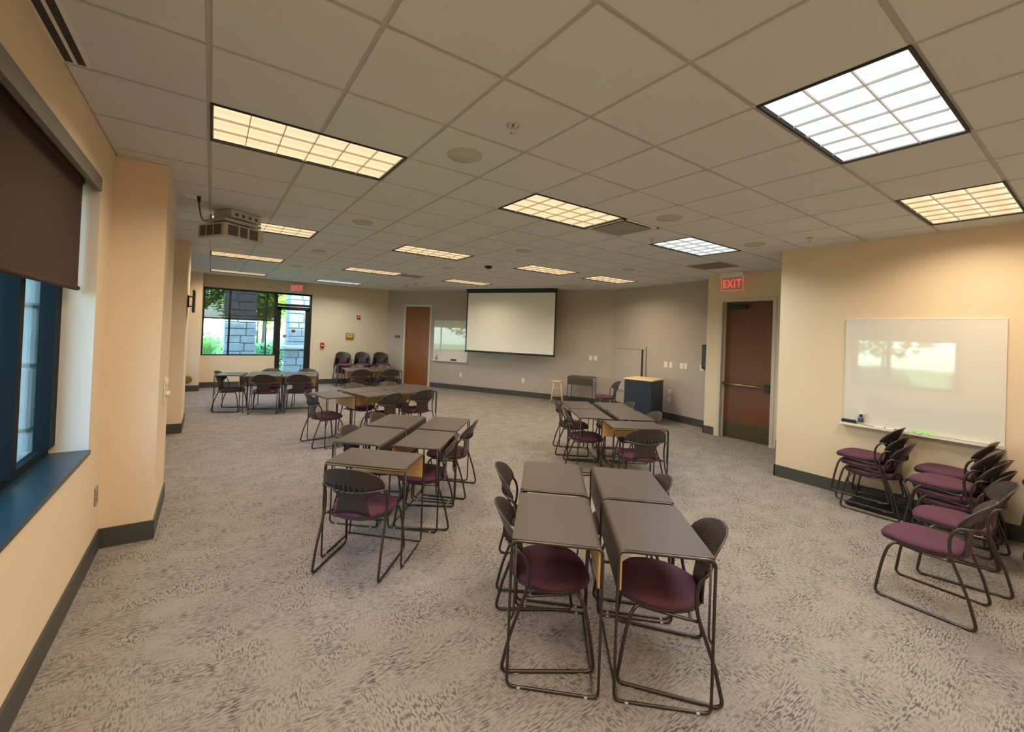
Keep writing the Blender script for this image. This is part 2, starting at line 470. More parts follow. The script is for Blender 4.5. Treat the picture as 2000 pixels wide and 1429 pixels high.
for i in range(-1, 16):
    mb = MB(); cuts = sorted((GY(j) + .02, GY(j + 1) - .02) for li, j, k in LIGHTS if li + 1 == i)
    y0 = YB; segs = []
    for c0, c1 in cuts: segs.append((y0, max(y0, c0))); y0 = max(y0, c1)
    segs.append((y0, YF))
    for c0, c1 in segs:
        if c1 - c0 < .05: continue
        for p in room_clip(GX(i) - .02, GX(i) + .02, c0, c1):
            if area(p) > .002: mb.prism(p, CEIL + .007, CEIL + .03)
    if mb.v: mb.build('grid_runner', 'grid', ceiling)
for j in range(-9, 20):
    mb = MB()
    for p in room_clip(XL, 9, GY(j) - .015, GY(j) + .015):
        if area(p) > .01: mb.prism(p, CEIL + .009, CEIL + .03)
    if mb.v: mb.build('cross_runner', 'grid', ceiling)

# ------------------------------------------------------------------ ceiling lights
LW, LD = 2 * T - .034, T - .034           # opening
def make_light(kind):
    lens, louv = ('lens_warm', 'louver') if kind == 'w' else ('lens_white', 'louver_white')
    t = thing('ceiling_light', '', 'ceiling light')
    a, b = LW / 2, LD / 2
    mb = MB()
    for x0, x1, y0, y1 in ((-a - .013, a + .013, -b - .013, -b), (-a - .013, a + .013, b, b + .013), (-a - .013, -a, -b, b), (a, a + .013, -b, b)):
        mb.box(x0, x1, y0, y1, 0, .04)
    mb.build('rim', 'vent_dark', t)
    MB().box(-a + .006, a - .006, -b + .006, b - .006, .016, .022).build('lens', lens, t)
    bl = MB().box(-a + .006, a - .006, -.0025, .0025, .003, .016).mesh('long_blade'); bl.materials.append(MATS[louv])
    for k in (1, 2): link('long_blade', bl, t, (0, -b + LD * k / 3, 0))
    bc = MB().box(-.0025, .0025, -b + .006, b - .006, .004, .016).mesh('cross_blade'); bc.materials.append(MATS[louv])
    for k in range(1, 6): link('cross_blade', bc, t, (-a + LW * k / 6, 0, 0))
    ld = bpy.data.lights.new('tube_' + kind, 'AREA'); ld.shape = 'RECTANGLE'; ld.size = LW - .04; ld.size_y = LD - .04
    ld.energy = LAMP_W; ld.spread = R(150)
    ld.color = (1.0, .82, .60) if kind == 'w' else (.93, 1.0, .97)
    lo = bpy.data.objects.new('tube_glow', ld); C.objects.link(lo); lo.parent = t; lo.location = (0, 0, -.004)
    return t
protos = {}
LLAB = {(0, 2): 'warm louvred ceiling light over the aisle beside the first wall column', (4, 2): 'warm louvred ceiling light touching the square air diffuser',
        (8, 2): 'white louvred ceiling light near the exit sign over the wooden door', (0, 7): 'warm louvred ceiling light partly hidden by the projector',
        (4, 7): 'warm louvred ceiling light between the projector and the black ceiling dome', (8, 7): 'warm louvred ceiling light between the black dome and the grey side wall',
        (11, 7): 'warm louvred ceiling light close to the grey side wall', (0, 12): 'warm louvred ceiling light just beyond the projector along the windows',
        (4, 12): 'warm louvred ceiling light with the far square air diffuser at its end', (8, 12): 'warm louvred ceiling light just before the top of the projection screen',
        (0, 17): 'warm louvred ceiling light above the end window', (4, 17): 'cool white louvred ceiling light by the exit sign of the glass door',
        (4, -2): 'large bright white louvred ceiling light with black edge', (8, -2): 'warm peach louvred ceiling light above the large whiteboard wall',
        (0, -2): 'warm louvred ceiling light over the window aisle near the slot vents', (0, -7): 'warm louvred ceiling light by the back wall on the window side',
        (4, -7): 'warm louvred ceiling light by the back wall in the middle of the room', (8, -7): 'warm louvred ceiling light by the back wall on the whiteboard side'}
for i, j, k in LIGHTS:
    if k not in protos: protos[k] = o = make_light(k)
    else: o = copy_tree(protos[k])
    w = LW + .04
    o.location = (GX(i + 1), GY(j + .5), CEIL - .002)
    tag(o, LLAB[(i, j)], 'ceiling light', 'recessed louvred ceiling lights')

# ------------------------------------------------------------------ ceiling fittings
def diffuser(i, j, label):
    t = thing('air_diffuser', label, 'vent', (GX(i + .5), GY(j + .5), CEIL), 0, 'square ceiling air diffusers')
    a = T / 2 - .015
    mb = MB()
    for x0, x1, y0, y1 in ((-a, a, -a, -a + .025), (-a, a, a - .025, a), (-a, -a + .025, -a, a), (a - .025, a, -a, a)): mb.box(x0, x1, y0, y1, -.004, .02)
    mb.build('rim', 'white_paint', t)
    MB().box(-a + .02, a - .02, -a + .02, a - .02, .024, .032).build('duct_opening', 'vent_dark', t)
    p = a - .075
    MB().loft([[(-p, -p, -.006), (p, -p, -.006), (p, p, -.006), (-p, p, -.006)], [(-p - .01, -p - .01, .002), (p + .01, -p - .01, .002), (p + .01, p + .01, .002), (-p - .01, p + .01, .002)]]).build('face_panel', 'vent_grey', t)
diffuser(6, 2, 'square air diffuser with dark slots beside a warm light in mid ceiling')
diffuser(6, 12, 'square air diffuser in the ceiling near the end wall')
t = thing('return_grille', 'flat grey return air grille in ceiling by the red exit sign', 'vent', (GX(11.5), GY(3.5), CEIL))
a = T / 2 - .015
MB().box(-a, a, -a, a, .004, .02).build('backing', 'vent_grey', t)
sl = MB().box(-a + .03, a - .03, -.006, .006, -.004, .005).mesh('slat'); sl.materials.append(MATS['vent_grey'])
for k in range(12): link('slat', sl, t, (0, -a + .04 + k * (2 * a - .08) / 11, 0))
SPK = [(2.5, 1.5), (6.5, 1.5), (9.5, 1.5), (2.5, 5.5), (6.5, 5.5), (10.5, 5.5), (2.5, 9.5), (6.5, 9.5), (2.5, 13.3)]
sp0 = None
SPL = ['between the two lights nearest the first column', 'beside the square air diffuser', 'above the whiteboard wall corner', 'beyond the sprinkler along the projector row', 'between the mid-ceiling diffuser and the dome',
       'in front of the grey side wall', 'beyond the projector', 'near the black ceiling dome', 'near the glass exit door']
for (i, j), s in zip(SPK, SPL):
    if sp0 is None:
        sp0 = thing('ceiling_speaker', '', 'speaker')
        MB().lathe([(.115, -.006), (.118, 0), (.118, .012), (.02, .012)], 28).build('grille', 'speaker', sp0)
        rg = [(.116 + .012 * 0, 0)]
        pts = [(.12 * math.cos(2 * PI * k / 32), .12 * math.sin(2 * PI * k / 32), -.001) for k in range(32)]
        MB().tube(pts, .005, 6, True).build('rim', 'speaker', sp0); o = sp0
    else: o = copy_tree(sp0)
    o.location = (GX(i), GY(j), CEIL - .002); tag(o, 'round grey ceiling speaker ' + s, 'speaker', 'round ceiling speakers')
sk0 = None
for (i, j), s in zip([(2.52, .57), (9.62, .56), (2.63, 15.6), (7.56, 15.6), (7.58, 14.6), (7.56, 2.6)],
                     ['near the first warm light', 'above the whiteboard wall', 'by the end window', 'before the corner with the orange door', 'before the screen', 'between diffuser and white light']):
    if sk0 is None:
        sk0 = thing('sprinkler_head', '', 'sprinkler')
        MB().lathe([(.012, -.002), (.040, -.006), (.042, 0), (.03, .004)], 20).build('escutcheon', 'chrome', sk0)
        MB().cyl((0, 0, 0), (0, 0, -.04), .008, .006, 8).box(-.014, -.010, -.003, .003, -.045, -.005).box(.010, .014, -.003, .003, -.045, -.005).build('body', 'chrome', sk0)
        MB().lathe([(.002, -.048), (.020, -.047), (.020, -.044), (.002, -.042)], 14).build('deflector', 'chrome', sk0); o = sk0
    else: o = copy_tree(sk0)
    o.location = (GX(i), GY(j), CEIL); tag(o, 'small chrome sprinkler head in ceiling ' + s, 'sprinkler', 'ceiling sprinkler heads')
t = thing('dome_camera', 'black dome camera on the ceiling before the screen', 'camera', (GX(7.1), GY(8.0), CEIL))
MB().lathe([(.085, -.02), (.09, 0), (.05, .003)], 24).build('collar', 'white_paint', t)
MB().lathe([(.01, -.075), (.04, -.068), (.065, -.048), (.075, -.02), (.05, -.018)], 24).build('dome', 'black', t)
# slot diffusers
def slot(name, p, q, w, label, n=2):
    p, q = Vector(p), Vector(q); d = q - p; a = math.atan2(d.y, d.x); L = d.length
    t = thing(name, label, 'vent', (*p, CEIL), a)
    MB().box(0, L, -w / 2, w / 2, -.003, .004).build('rim', 'white_paint', t)
    sw = w / (2 * n + 1)
    for k in range(n):
        y0 = -w / 2 + sw * (2 * k + 1); MB().box(.01, L - .01, y0 - .004, y0 + sw + .004, -.004, -.0025).build('slot', 'vent_dark', t)
slot('slot_diffuser', (GX(-.91), .35), (GX(-.91), GY(1.97)), .12, 'twin dark slot air diffuser in ceiling above the near window')
slot('slot_diffuser', (5.18, 11.45), (7.65, 7.42), .10, 'long linear slot diffuser in ceiling in front of the projection screen', 1)
slot('slot_diffuser', (3.45, 13.35), (4.75, 13.35), .12, 'linear slot diffuser in ceiling above the three far chair stacks', 1)

# ------------------------------------------------------------------ windows and shades
def pane(mb, p): return mb
def left_window(n, a, b, shade_z, label):
    xo, xi, xg = XL - .24, XL - .165, XL - .222
    w = struct('window_%d' % n, MB().box(xo, xi - .03, a, b, SILL - .02, SILL + .05).box(xo, xi, a, b, HEAD - .05, HEAD + .02)
               .box(xo, xi, b - .12, b, SILL + .05, HEAD - .05).box(xo, xi, a, a + .12, SILL + .05, HEAD - .05), 'frame_teal', label)
    ym = b - .705
    MB().box(xo, xi, ym - .035, ym + .035, SILL + .05, HEAD - .05).build('mullion', 'frame_teal', w)
    MB().box(xg - .003, xg + .003, ym + .03, b - .115, SILL + .04, HEAD - .05).build('pane', 'glass', w)
    MB().box(xg - .003, xg + .003, a + .115, ym - .03, SILL + .04, HEAD - .05).build('pane', 'glass', w)
    MB().box(xo, XL + .012, a, b, SILL - .03, SILL).build('window_sill', 'sill_teal', w)
    MB().box(xi, XL - .001, b - .001, b + .012, SILL, HEAD + .02).box(xi, XL - .001, a - .012, a + .001, SILL, HEAD + .02).box(xi, XL - .001, a, b, HEAD + .018, HEAD + .03).build('reveal', 'reveal', w)
    MB().box(XL - .018, XL + .004, a, b, HEAD - .062, HEAD + .03).build('fascia', 'fascia', w)
    t = thing('roller_shade', 'dark brown roller shade half lowered in the %s' % ('near window' if n == 1 else 'window behind the %s column' % ('first' if n == 2 else 'second')), 'window shade', (XL - .085, a, 0))
    L = b - a
    MB().box(-.004, 0, .03, L - .045, shade_z, HEAD - .03).build('cloth', 'shade_brown', t)
    MB().cyl((-.002, .03, shade_z - .012), (-.002, L - .045, shade_z - .012), .016, n=10).build('hem_bar', 'shade_brown', t)
    MB().cyl((-.02, .02, HEAD - .02), (-.02, L - .03, HEAD - .02), .03, n=12).build('roller', 'shade_brown', t)
left_window(1, *WIN_L[0], 1.975, 'tall dark framed window with deep teal sill')
left_window(2, *WIN_L[1], 1.975, 'dark framed window between the first two columns')
left_window(3, *WIN_L[2], 1.975, 'dark framed window between the second and third columns')
# end window and glass door
x0, xm, x1, z0, z1 = FW['x0'], FW['xm'], FW['x1'], FW['z0'], FW['z1']
mb = MB(); ya, yb = YF + .02, YF + .12
mb.box(x0, xm, ya, yb, z0, z0 + .035).box(x0, x1, ya, yb, z1 - .05, z1).box(x0, x0 + .04, ya, yb, z0, z1)
w4 = struct('window_4', mb, 'frame_dark', 'black framed end window with upper panes behind a dark roller shade')
MB().box(.405, .455, ya, yb, z0 + .03, z1 - .04).build('mullion', 'frame_dark', w4)
MB().box(x0 + .03, xm - .04, ya, yb - .02, 1.865, 1.905).build('transom_bar', 'frame_dark', w4)
MB().box(1.335, 1.36, yb - .02, yb + .06, z0, z1).build('corner_mullion', 'frame_dark', w4)
for a, b in ((x0 + .035, .41), (.45, xm - .04)):
    MB().box(a, b, YF + .07, YF + .076, z0 + .03, 1.87).build('pane', 'glass', w4)
    MB().box(a, b, YF + .07, YF + .076, 1.90, z1 - .045).build('pane', 'glass', w4)
MB().box(x0, xm, YF - .004, YF + .25, z0 - .025, z0).build('window_sill', 'white_paint', w4)
t = thing('roller_shade', 'dark see-through roller shade over the upper end window', 'window shade', (0, YF + .045, 0))
MB().box(x0 + .04, xm - .05, 0, .002, 1.90, z1 - .05).build('cloth', 'shade_veil', t)
MB().cyl((x0 + .04, .001, 1.892), (xm - .05, .001, 1.892), .010, n=8).build('hem_bar', 'frame_dark', t)
# glass door
d1 = struct('door_1', MB().box(xm - .05, xm + .03, ya - .01, yb + .01, 0, z1).box(x1 - .06, x1, ya - .01, yb + .01, 0, z1).box(xm, x1, ya, yb, 2.33, 2.40).box(xm, x1, ya, yb, z1 - .05, z1), 'frame_dark', 'black framed glass exit door with glass transom')
MB().box(xm + .03, x1 - .06, YF + .07, YF + .076, 2.40, z1 - .05).build('transom_pane', 'glass', d1)
lf = MB().box(xm + .03, xm + .13, ya + .01, yb - .02, .01, 2.32).box(x1 - .17, x1 - .06, ya + .01, yb - .02, .01, 2.32).box(xm + .03, x1 - .06, ya + .01, yb - .02, 2.22, 2.32).box(xm + .03, x1 - .06, ya + .01, yb - .02, .01, .22).build('leaf', 'frame_dark', d1)
MB().box(xm + .12, x1 - .16, YF + .06, YF + .066, .22, 2.22).build('pane', 'glass', lf)
MB().cyl((xm + .06, ya - .05, 1.04), (x1 - .1, ya - .05, 1.04), .018, n=10).build('push_bar', 'steel_grey', lf)
MB().cbox(xm + .035, xm + .115, ya - .055, ya + .012, 1.0, 1.10).cbox(x1 - .13, x1 - .075, ya - .055, ya + .012, 1.01, 1.07).build('latch_case', 'black', lf)
MB().box(xm + .35, x1 - .1, ya - .05, ya + .01, 2.24, 2.30).build('door_closer', 'black', lf)
MB().cyl((1.835, YF + .0590, 1.44), (1.835, YF + .0575, 1.44), .055, n=20).build('round_sticker', 'plate_grey', lf)
MB().box(2.02, 2.12, YF + .0575, YF + .059, 1.56, 1.64).build('paper_notice', 'red_plastic', lf)

# ------------------------------------------------------------------ wooden doors
def wood_door(n, loc, rz, w, h, m, label, deep):
    """opening from x=0..w in viewer frame (y into wall)"""
    f = MB()
    fr = .055
    for a, b in ((-fr, 0), (w, w + fr)): f.box(a, b, -.014, .10 + deep, 0, h + fr)
    f.box(0, w, -.014, .10 + deep, h, h + fr)
    f.box(.0, .018, deep - .03, deep, 0, h).box(w - .018, w, deep - .03, deep, 0, h)
    d = f.build('door_%d' % n, 'door_frame'); d.location = loc; d.rotation_euler = (0, 0, rz); tag(d, label, kind='structure')
    leaf = MB().box(.004, w - .004, deep, deep + .045, .008, h - .004).build('leaf', m, d)
    return d, leaf
# far orange door on the screen wall
d2, lf2 = wood_door(2, (*frame_scr(SD0)[:2], 0), A_SCR, SD1 - SD0, SDZ - .03, 'door_orange', 'tall plain orange-brown wooden door in the grey wall', .02)
w = SD1 - SD0
MB().cyl((w - .07, .02, 1.03), (w - .07, -.03, 1.03), .03, n=14).cyl((w - .07, -.03, 1.03), (w - .17, -.035, 1.03), .010, n=8).build('lever_handle', 'brass', lf2)
# exit door
w = DY1 - DY0 - .11
d3, lf3 = wood_door(3, (XD, DY1 - .055, 0), -PI / 2, w, DZ - .035, 'door_red', 'tall reddish-brown wooden exit door with push bar and kick plate', .12)
MB().box(.01, w - .01, .117, .12, .02, .295).build('kick_plate', 'kickplate', lf3)
MB().cyl((.02, .05, 1.0), (w - .10, .05, 1.0), .022, n=10).build('push_bar', 'brass', lf3)
MB().cbox(w - .12, w - .03, .03, .12, .93, 1.06).build('latch_case', 'black', lf3)
MB().cbox(.01, .05, .04, .12, .965, 1.035).build('bar_bracket', 'brass', lf3)
MB().cbox(.07, .40, .06, .12, 2.40, 2.47).box(.10, .5, .05, .065, 2.475, 2.49).build('door_closer', 'black', lf3)

# exit signs
def exit_sign(loc, rz, label, hang):
    t = thing('exit_sign', label, 'sign', loc, rz)
    wd, ht = .38, .235
    if hang:
        MB().cbox(-wd / 2 - .02, wd / 2 + .02, -.045, .045, -.085, 0).build('housing', 'white_paint', t)
        MB().box(-wd / 2, wd / 2, -.004, .004, -.085 - ht, -.085).build('clear_panel', 'glass_sign', t)
        e = MB().box(-wd / 2 - .002, -wd / 2 + .003, -.0045, .0045, -.085 - ht, -.09).box(wd / 2 - .003, wd / 2 + .002, -.0045, .0045, -.085 - ht, -.09).box(-wd / 2, wd / 2, -.0045, .0045, -.085 - ht - .002, -.085 - ht + .003)
        e.build('glowing_edge', 'exit_edge', t); zc = -.085 - ht / 2 - .005; yy = -.0055; sz = .165
    else:
        MB().cbox(-wd / 2, wd / 2, -.05, 0, -ht, 0).build('housing', 'ivory', t); zc = -ht / 2; yy = -.0515; sz = .15
    me = text_mesh('EXIT', sz, .0008, 'lettering'); me.transform(Matrix.Rotation(PI / 2, 4, 'X')); me.transform(Matrix.Diagonal((.84, 1, 1.22, 1)))
    me.materials.clear(); me.materials.append(MATS['exit_red'])
    link('lettering', me, t, (0, yy, zc))
    return t
exit_sign((7.79, 3.955, CEIL - .002), -PI / 2, 'glowing red EXIT sign hanging before the wooden exit door', True)
exit_sign((2.10, YF - .002, 3.0), 0, 'white box EXIT sign with red letters above the glass door', False)

# ------------------------------------------------------------------ wall fittings
def wall_plate(name, label, cat, loc, rz, w, h, m, style, group=None):
    t = thing(name, label, cat, loc, rz, group)
    MB().cbox(-w / 2, w / 2, -.008, 0, -h / 2, h / 2, .002).build('cover_plate', m, t)
    if style == 'switch':
        MB().box(-.017, .017, -.012, -.008, -.033, .033).build('rocker', m, t)
    elif style == 'outlet':
        for s in (-1, 1):
            r = MB().box(-.017, .017, -.011, -.008, s * .02 - .014, s * .02 + .014).build('socket', m, t)
            MB().box(-.008, -.005, -.0115, -.0108, s * .02 - .006, s * .02 + .006).box(.005, .008, -.0115, -.0108, s * .02 - .006, s * .02 + .006).build('slots', 'black', r)
    elif style == 'blank':
        MB().cyl((0, -.008, h * .3), (0, -.010, h * .3), .004, n=8).cyl((0, -.008, -h * .3), (0, -.010, -h * .3), .004, n=8).build('screws', 'plate_grey', t)
    return t
Rw = -PI / 2
for s, z, lab, st in ((2.878, .467, 'white socket plate low on grey wall under the small whiteboard', 'outlet'), (4.909, .463, 'ivory socket plate low on grey wall under the projection screen', 'outlet'),
                      (6.80, 1.217, 'ivory switch plate on grey wall beside the screen, the one further from the corner', 'switch'), (6.93, 1.217, 'ivory switch plate on grey wall beside the screen, the one nearer the corner', 'switch')):
    wall_plate('socket_plate' if st == 'outlet' else 'switch_plate', lab, 'socket' if st == 'outlet' else 'switch', frame_scr(s, .001, z), A_SCR, .085, .125, 'ivory', st)
for s, lab, st in ((1.223, 'ivory control plate on grey side wall, first of the left pair above the lectern', 'blank'), (1.094, 'ivory socket plate on grey side wall, second of the pair next to the lectern', 'outlet'),
                   (.816, 'ivory switch plate on grey side wall, first of the pair near the exit door', 'switch'), (.715, 'ivory switch plate on grey side wall, second of the pair near the exit door', 'switch'),
                   (.333, 'wide ivory plate on grey side wall under the black panel', 'outlet')):
    wall_plate('switch_plate', lab, 'switch', frame_gry(L_GRY - s, .001, 1.222), A_GRY, .10 if st == 'blank' else .085, .13, 'ivory', st)
for zz in (.62, .46): wall_plate('socket_plate', 'ivory socket plate low on grey wall right beside the lectern, %s of two' % ('upper' if zz > .5 else 'lower'), 'socket', frame_gry(L_GRY - 1.10, .001, zz), A_GRY, .08, .12, 'ivory', 'outlet')
t = thing('wall_tablet', 'black control panel mounted on grey wall beside the door corner', 'control panel', frame_gry(L_GRY - .24, .001, 1.46), A_GRY)
MB().cbox(-.07, .07, -.07, 0, -.25, .25, .015).build('case', 'black', t)
MB().box(-.058, .058, -.072, -.0695, -.19, .21).build('display', 'plastic', t)
wall_plate('socket_plate', 'grey steel socket plate low on the window wall before the first column', 'socket', (XL + .001, 4.21, .452), PI / 2, .085, .135, 'plate_grey', 'outlet')
t = thing('light_control', 'ivory wall control with knob on the side of the first column', 'switch', (-.329, 4.85, 1.14), PI / 2)
MB().cbox(-.05, .05, -.012, 0, -.12, .12, .003).build('cover_plate', 'ivory', t)
MB().cyl((0, -.012, -.04), (0, -.045, -.04), .025, n=14).build('knob', 'ivory', t)
MB().cbox(-.03, .03, -.03, -.012, .05, .10, .003).build('dimmer', 'ivory', t)
t = thing('wall_monitor_mount', 'black flat monitor on a bracket on the second column', 'monitor', (-.329, 8.62, 2.10), PI / 2)
MB().box(-.04, .04, -.02, 0, -.1, .1).build('wall_bracket', 'black', t)
MB().box(-.02, .02, -.07, -.02, .07, .09).box(-.02, .02, -.07, -.02, -.09, -.07).build('arms', 'black', t)
MB().cbox(-.27, .27, -.10, -.07, -.18, .18, .004).build('panel', 'black', t)
t = thing('round_wall_cap', 'round brass cap low on the column by the end window', 'wall cap', (-.43, 13.099, .30), 0)
MB().cyl((0, 0, 0), (0, -.03, 0), .10, .09, 20).build('cap', 'brass', t)
MB().cyl((0, -.03, 0), (0, -.045, 0), .03, .025, 12).build('hub', 'brass', t)
# fire alarm, thermostat, defibrillator sign, door number
t = thing('fire_alarm_pull', 'red fire alarm pull box on cream wall beside the glass door', 'fire alarm', (2.885, YF - .001, 1.19), 0)
MB().cbox(-.055, .055, -.05, 0, -.085, .085, .006).build('case', 'red_plastic', t)
MB().box(-.035, .035, -.06, -.05, -.01, .012).build('pull_handle', 'ivory', t)
t = thing('strobe_alarm', 'small red-brown alarm strobe high on the cream end wall', 'fire alarm', (3.955, YF - .001, 2.11), 0)
MB().cbox(-.05, .05, -.04, 0, -.06, .06, .005).build('case', 'red_plastic', t)
MB().cbox(-.022, .022, -.055, -.04, -.02, .03, .003).build('strobe', 'ivory', t)
t = thing('yellow_wall_box', 'yellow box in a dark frame on the cream end wall above stacked chairs', 'wall box', (3.70, YF - .001, 1.51), 0)
MB().cbox(-.115, .115, -.05, 0, -.10, .09, .008).build('case', 'brass', t)
MB().box(-.09, .09, -.055, -.05, -.05, .07).build('front', 'yellow_plastic', t)
MB().box(-.05, .06, -.0565, -.055, .01, .03).build('dark_stripe', 'black', t)
t = thing('room_sign', 'small black name plate on grey wall beside the orange door', 'sign', frame_scr(.44, .001, 1.537), A_SCR)
MB().cbox(-.095, .095, -.008, 0, -.035, .035, .003).build('plate', 'black', t)
MB().box(-.035, .035, -.0095, -.008, -.006, .01).build('lettering_strip', 'ivory', t)

# flush cabinet in the grey side wall
t = thing('wall_cabinet', 'flush grey wall cabinet with door ajar behind the lectern', 'cabinet', frame_gry(L_GRY - 2.71, .001, 0), A_GRY)
w = .80; b_ = .47; tp = 1.52
MB().box(-.03, w + .12, -.012, 0, b_ - .04, b_).box(-.03, w + .12, -.012, 0, tp, tp + .02).box(-.03, 0, -.012, 0, b_, tp).build('frame', 'wall_grey', t)
MB().box(w - .005, w + .022, -.014, -.001, b_, tp).box(-.004, w, -.014, -.001, tp - .01, tp).box(-.004, .006, -.014, -.001, b_, tp).build('painted_gap_shadow', 'black', t)  # black strips painted in for the gap and the door's shadow lines
dr = MB().box(.004, w - .01, -.03, -.012, b_ + .005, tp - .008).build('door', 'wall_grey', t)
MB().box(w - .075, w - .06, -.045, -.03, 1.32, 1.44).build('handle', 'chrome', dr)
MB().box(w + .115, w + .128, -.02, 0, .87, 1.60).build('side_trim', 'fascia', t)

# whiteboards
def whiteboard(loc, rz, w, z0, z1, label):
    t = thing('whiteboard', label, 'whiteboard', loc, rz)
    MB().box(0, w, -.018, 0, z0, z1).build('panel', 'whiteboard', t)
    mb = MB()
    mb.box(-.006, 0, -.02, 0, z0, z1).box(w, w + .006, -.02, 0, z0, z1).box(-.006, w + .006, -.02, 0, z1, z1 + .006)
    mb.build('edge_trim', 'ivory', t)
    MB().box(-.03, w + .01, -.075, 0, z0 - .02, z0 - .008).box(-.03, w + .01, -.077, -.07, z0 - .024, z0 + .002).build('marker_tray', 'ivory', t)
    return t
WBZ = .875
whiteboard((XR - .001, 1.885, 0), Rw, 1.235, WBZ, 2.108, 'large whiteboard on the cream wall above stacked chairs')
whiteboard((*frame_scr(1.875, .001)[:2], 0), A_SCR, 1.21, WBZ, 2.108, 'smaller whiteboard on grey wall between the orange door and the screen')
TZ = WBZ - .008
def tray_item(name, label, cat, y, group=None): return thing(name, label, cat, (XR - .045, y, TZ), Rw, group)
t = tray_item('eraser', 'black felt whiteboard eraser at the end of the large tray', 'eraser', 1.835)
MB().cbox(-.065, .065, -.025, .025, 0, .022, .003).build('felt', 'plastic_soft', t)
MB().cbox(-.066, .066, -.026, .026, .022, .048, .006).build('grip', 'black', t)
t = tray_item('spray_bottle', 'small spray bottle of yellow cleaner on the large whiteboard tray', 'bottle', 1.722)
MB().lathe([(.018, 0), (.026, .004), (.026, .06), (.020, .085), (.011, .098), (.01, .10)], 18).build('bottle_body', 'yellow_liquid', t)
MB().lathe([(.0265, .035), (.0272, .04), (.0272, .075), (.022, .088), (.012, .099)], 18).build('sleeve', 'blue_label', t)
MB().lathe([(.013, .098), (.013, .125), (.010, .127)], 14).build('collar', 'black', t)
MB().cbox(-.016, .03, -.009, .009, .125, .15, .004).lathe([(.009, .15), (.012, .158), (.012, .168), (.004, .174)], 14).build('spray_head', 'ivory', t)
for y, a, cap in ((1.545, .05, 'red_plastic'), (1.46, -.06, 'black'), (1.385, .04, 'black'), (1.325, .9, 'ivory')):
    t = tray_item('marker', 'whiteboard marker with %s cap lying on the large tray' % {'red_plastic': 'red', 'black': 'black', 'ivory': 'white'}[cap], 'marker', y, 'markers on the large tray')
    t.rotation_euler = (0, 0, Rw + a * .4)
    MB().cyl((-.055, 0, .009), (.03, 0, .009), .008, n=10).build('barrel', 'ivory', t)
    MB().cyl((.03, 0, .009), (.062, 0, .009), .0088, .007, 10).build('cap', cap, t)
t = tray_item('cloth', 'crumpled light green cleaning cloth on the large whiteboard tray', 'cloth', 1.21)
mb = MB(); N = 16; M_ = 8; vs = []; fs = []
rr = random.Random(3)
for a in range(N + 1):
    for b in range(M_ + 1):
        u, v = a / N - .5, b / M_ - .5
        edge = min(1, 4 * min(.5 - abs(u), .5 - abs(v)) + .15)
        h = (.022 + .018 * math.sin(u * 19 + v * 7) * math.cos(v * 9 - u * 5) + .010 * rr.random()) * edge + .002
        vs.append((u * .21 + .012 * math.sin(v * 8), v * .06 + .006 * math.sin(u * 13), max(.001, h)))
for a in range(N):
    for b in range(M_):
        i = a * (M_ + 1) + b; fs.append((i, i + M_ + 1, i + M_ + 2, i + 1))
mb.raw(vs, fs, True); o = mb.build('fabric', 'green_cloth', t); md = o.modifiers.new('thickness', 'SOLIDIFY'); md.thickness = .003; md.offset = 1
# things on the small tray
p = frame_scr(2.0, .045, TZ)
t = thing('spray_bottle', 'small clear spray bottle on the tray of the smaller whiteboard', 'bottle', p, A_SCR)
MB().lathe([(.02, 0), (.026, .004), (.026, .07), (.018, .10), (.012, .11)], 16).build('bottle_body', 'plate_grey', t)
MB().lathe([(.013, .11), (.013, .14)], 12).cbox(-.015, .03, -.01, .01, .14, .165, .004).build('spray_head', 'ivory', t)
p = frame_scr(2.62, .045, TZ)
t = thing('eraser', 'black eraser propped on the tray of the smaller whiteboard', 'eraser', p, A_SCR)
MB().cbox(-.10, .10, -.025, .025, 0, .03, .004).build('felt', 'plastic_soft', t)
MB().cbox(-.09, .10, -.026, .02, .03, .062, .006).build('grip', 'black', t)
for s, c in ((2.30, 'black'), (2.98, 'blue_label'), (3.03, 'black')):
    t = thing('marker', 'whiteboard marker with %s cap on the tray of the smaller whiteboard' % ('black' if c == 'black' else 'blue'), 'marker', frame_scr(s, .045, TZ), A_SCR, 'markers on the small tray')
    MB().cyl((-.055, 0, .009), (.03, 0, .009), .008, n=8).build('barrel', 'ivory', t)
    MB().cyl((.03, 0, .009), (.062, 0, .009), .0088, n=8).build('cap', c, t)

# projection screen: hangs from the ceiling in front of the wall
SO = .42
t = thing('projection_screen', 'large pull-down projection screen with black border', 'projection screen', frame_scr(0, SO), A_SCR)
SX0, SX1, SZ0, SZ1 = 3.218, 5.93, 1.205, 3.035
MB().box(SX0, SX1, -.002, .002, SZ0 + .02, SZ1 - .06).build('black_border', 'black', t)
MB().box(SX0 + .04, SX1 - .04, -.005, -.0025, SZ0 + .05, SZ1 - .11).build('white_surface', 'screen', t)
MB().cyl((SX0 - .01, 0, SZ0 + .012), (SX1 + .01, 0, SZ0 + .012), .016, n=12).build('weight_bar', 'black', t)
MB().cbox(SX0 - .005, SX1 + .005, -.05, .05, SZ1 - .07, SZ1, .006).build('roller_case', 'black', t)
MB().cbox((SX0 + SX1) / 2 - .04, (SX0 + SX1) / 2 + .04, -.022, -.012, SZ0, SZ0 + .022, .002).build('pull_tab', 'steel_grey', t)

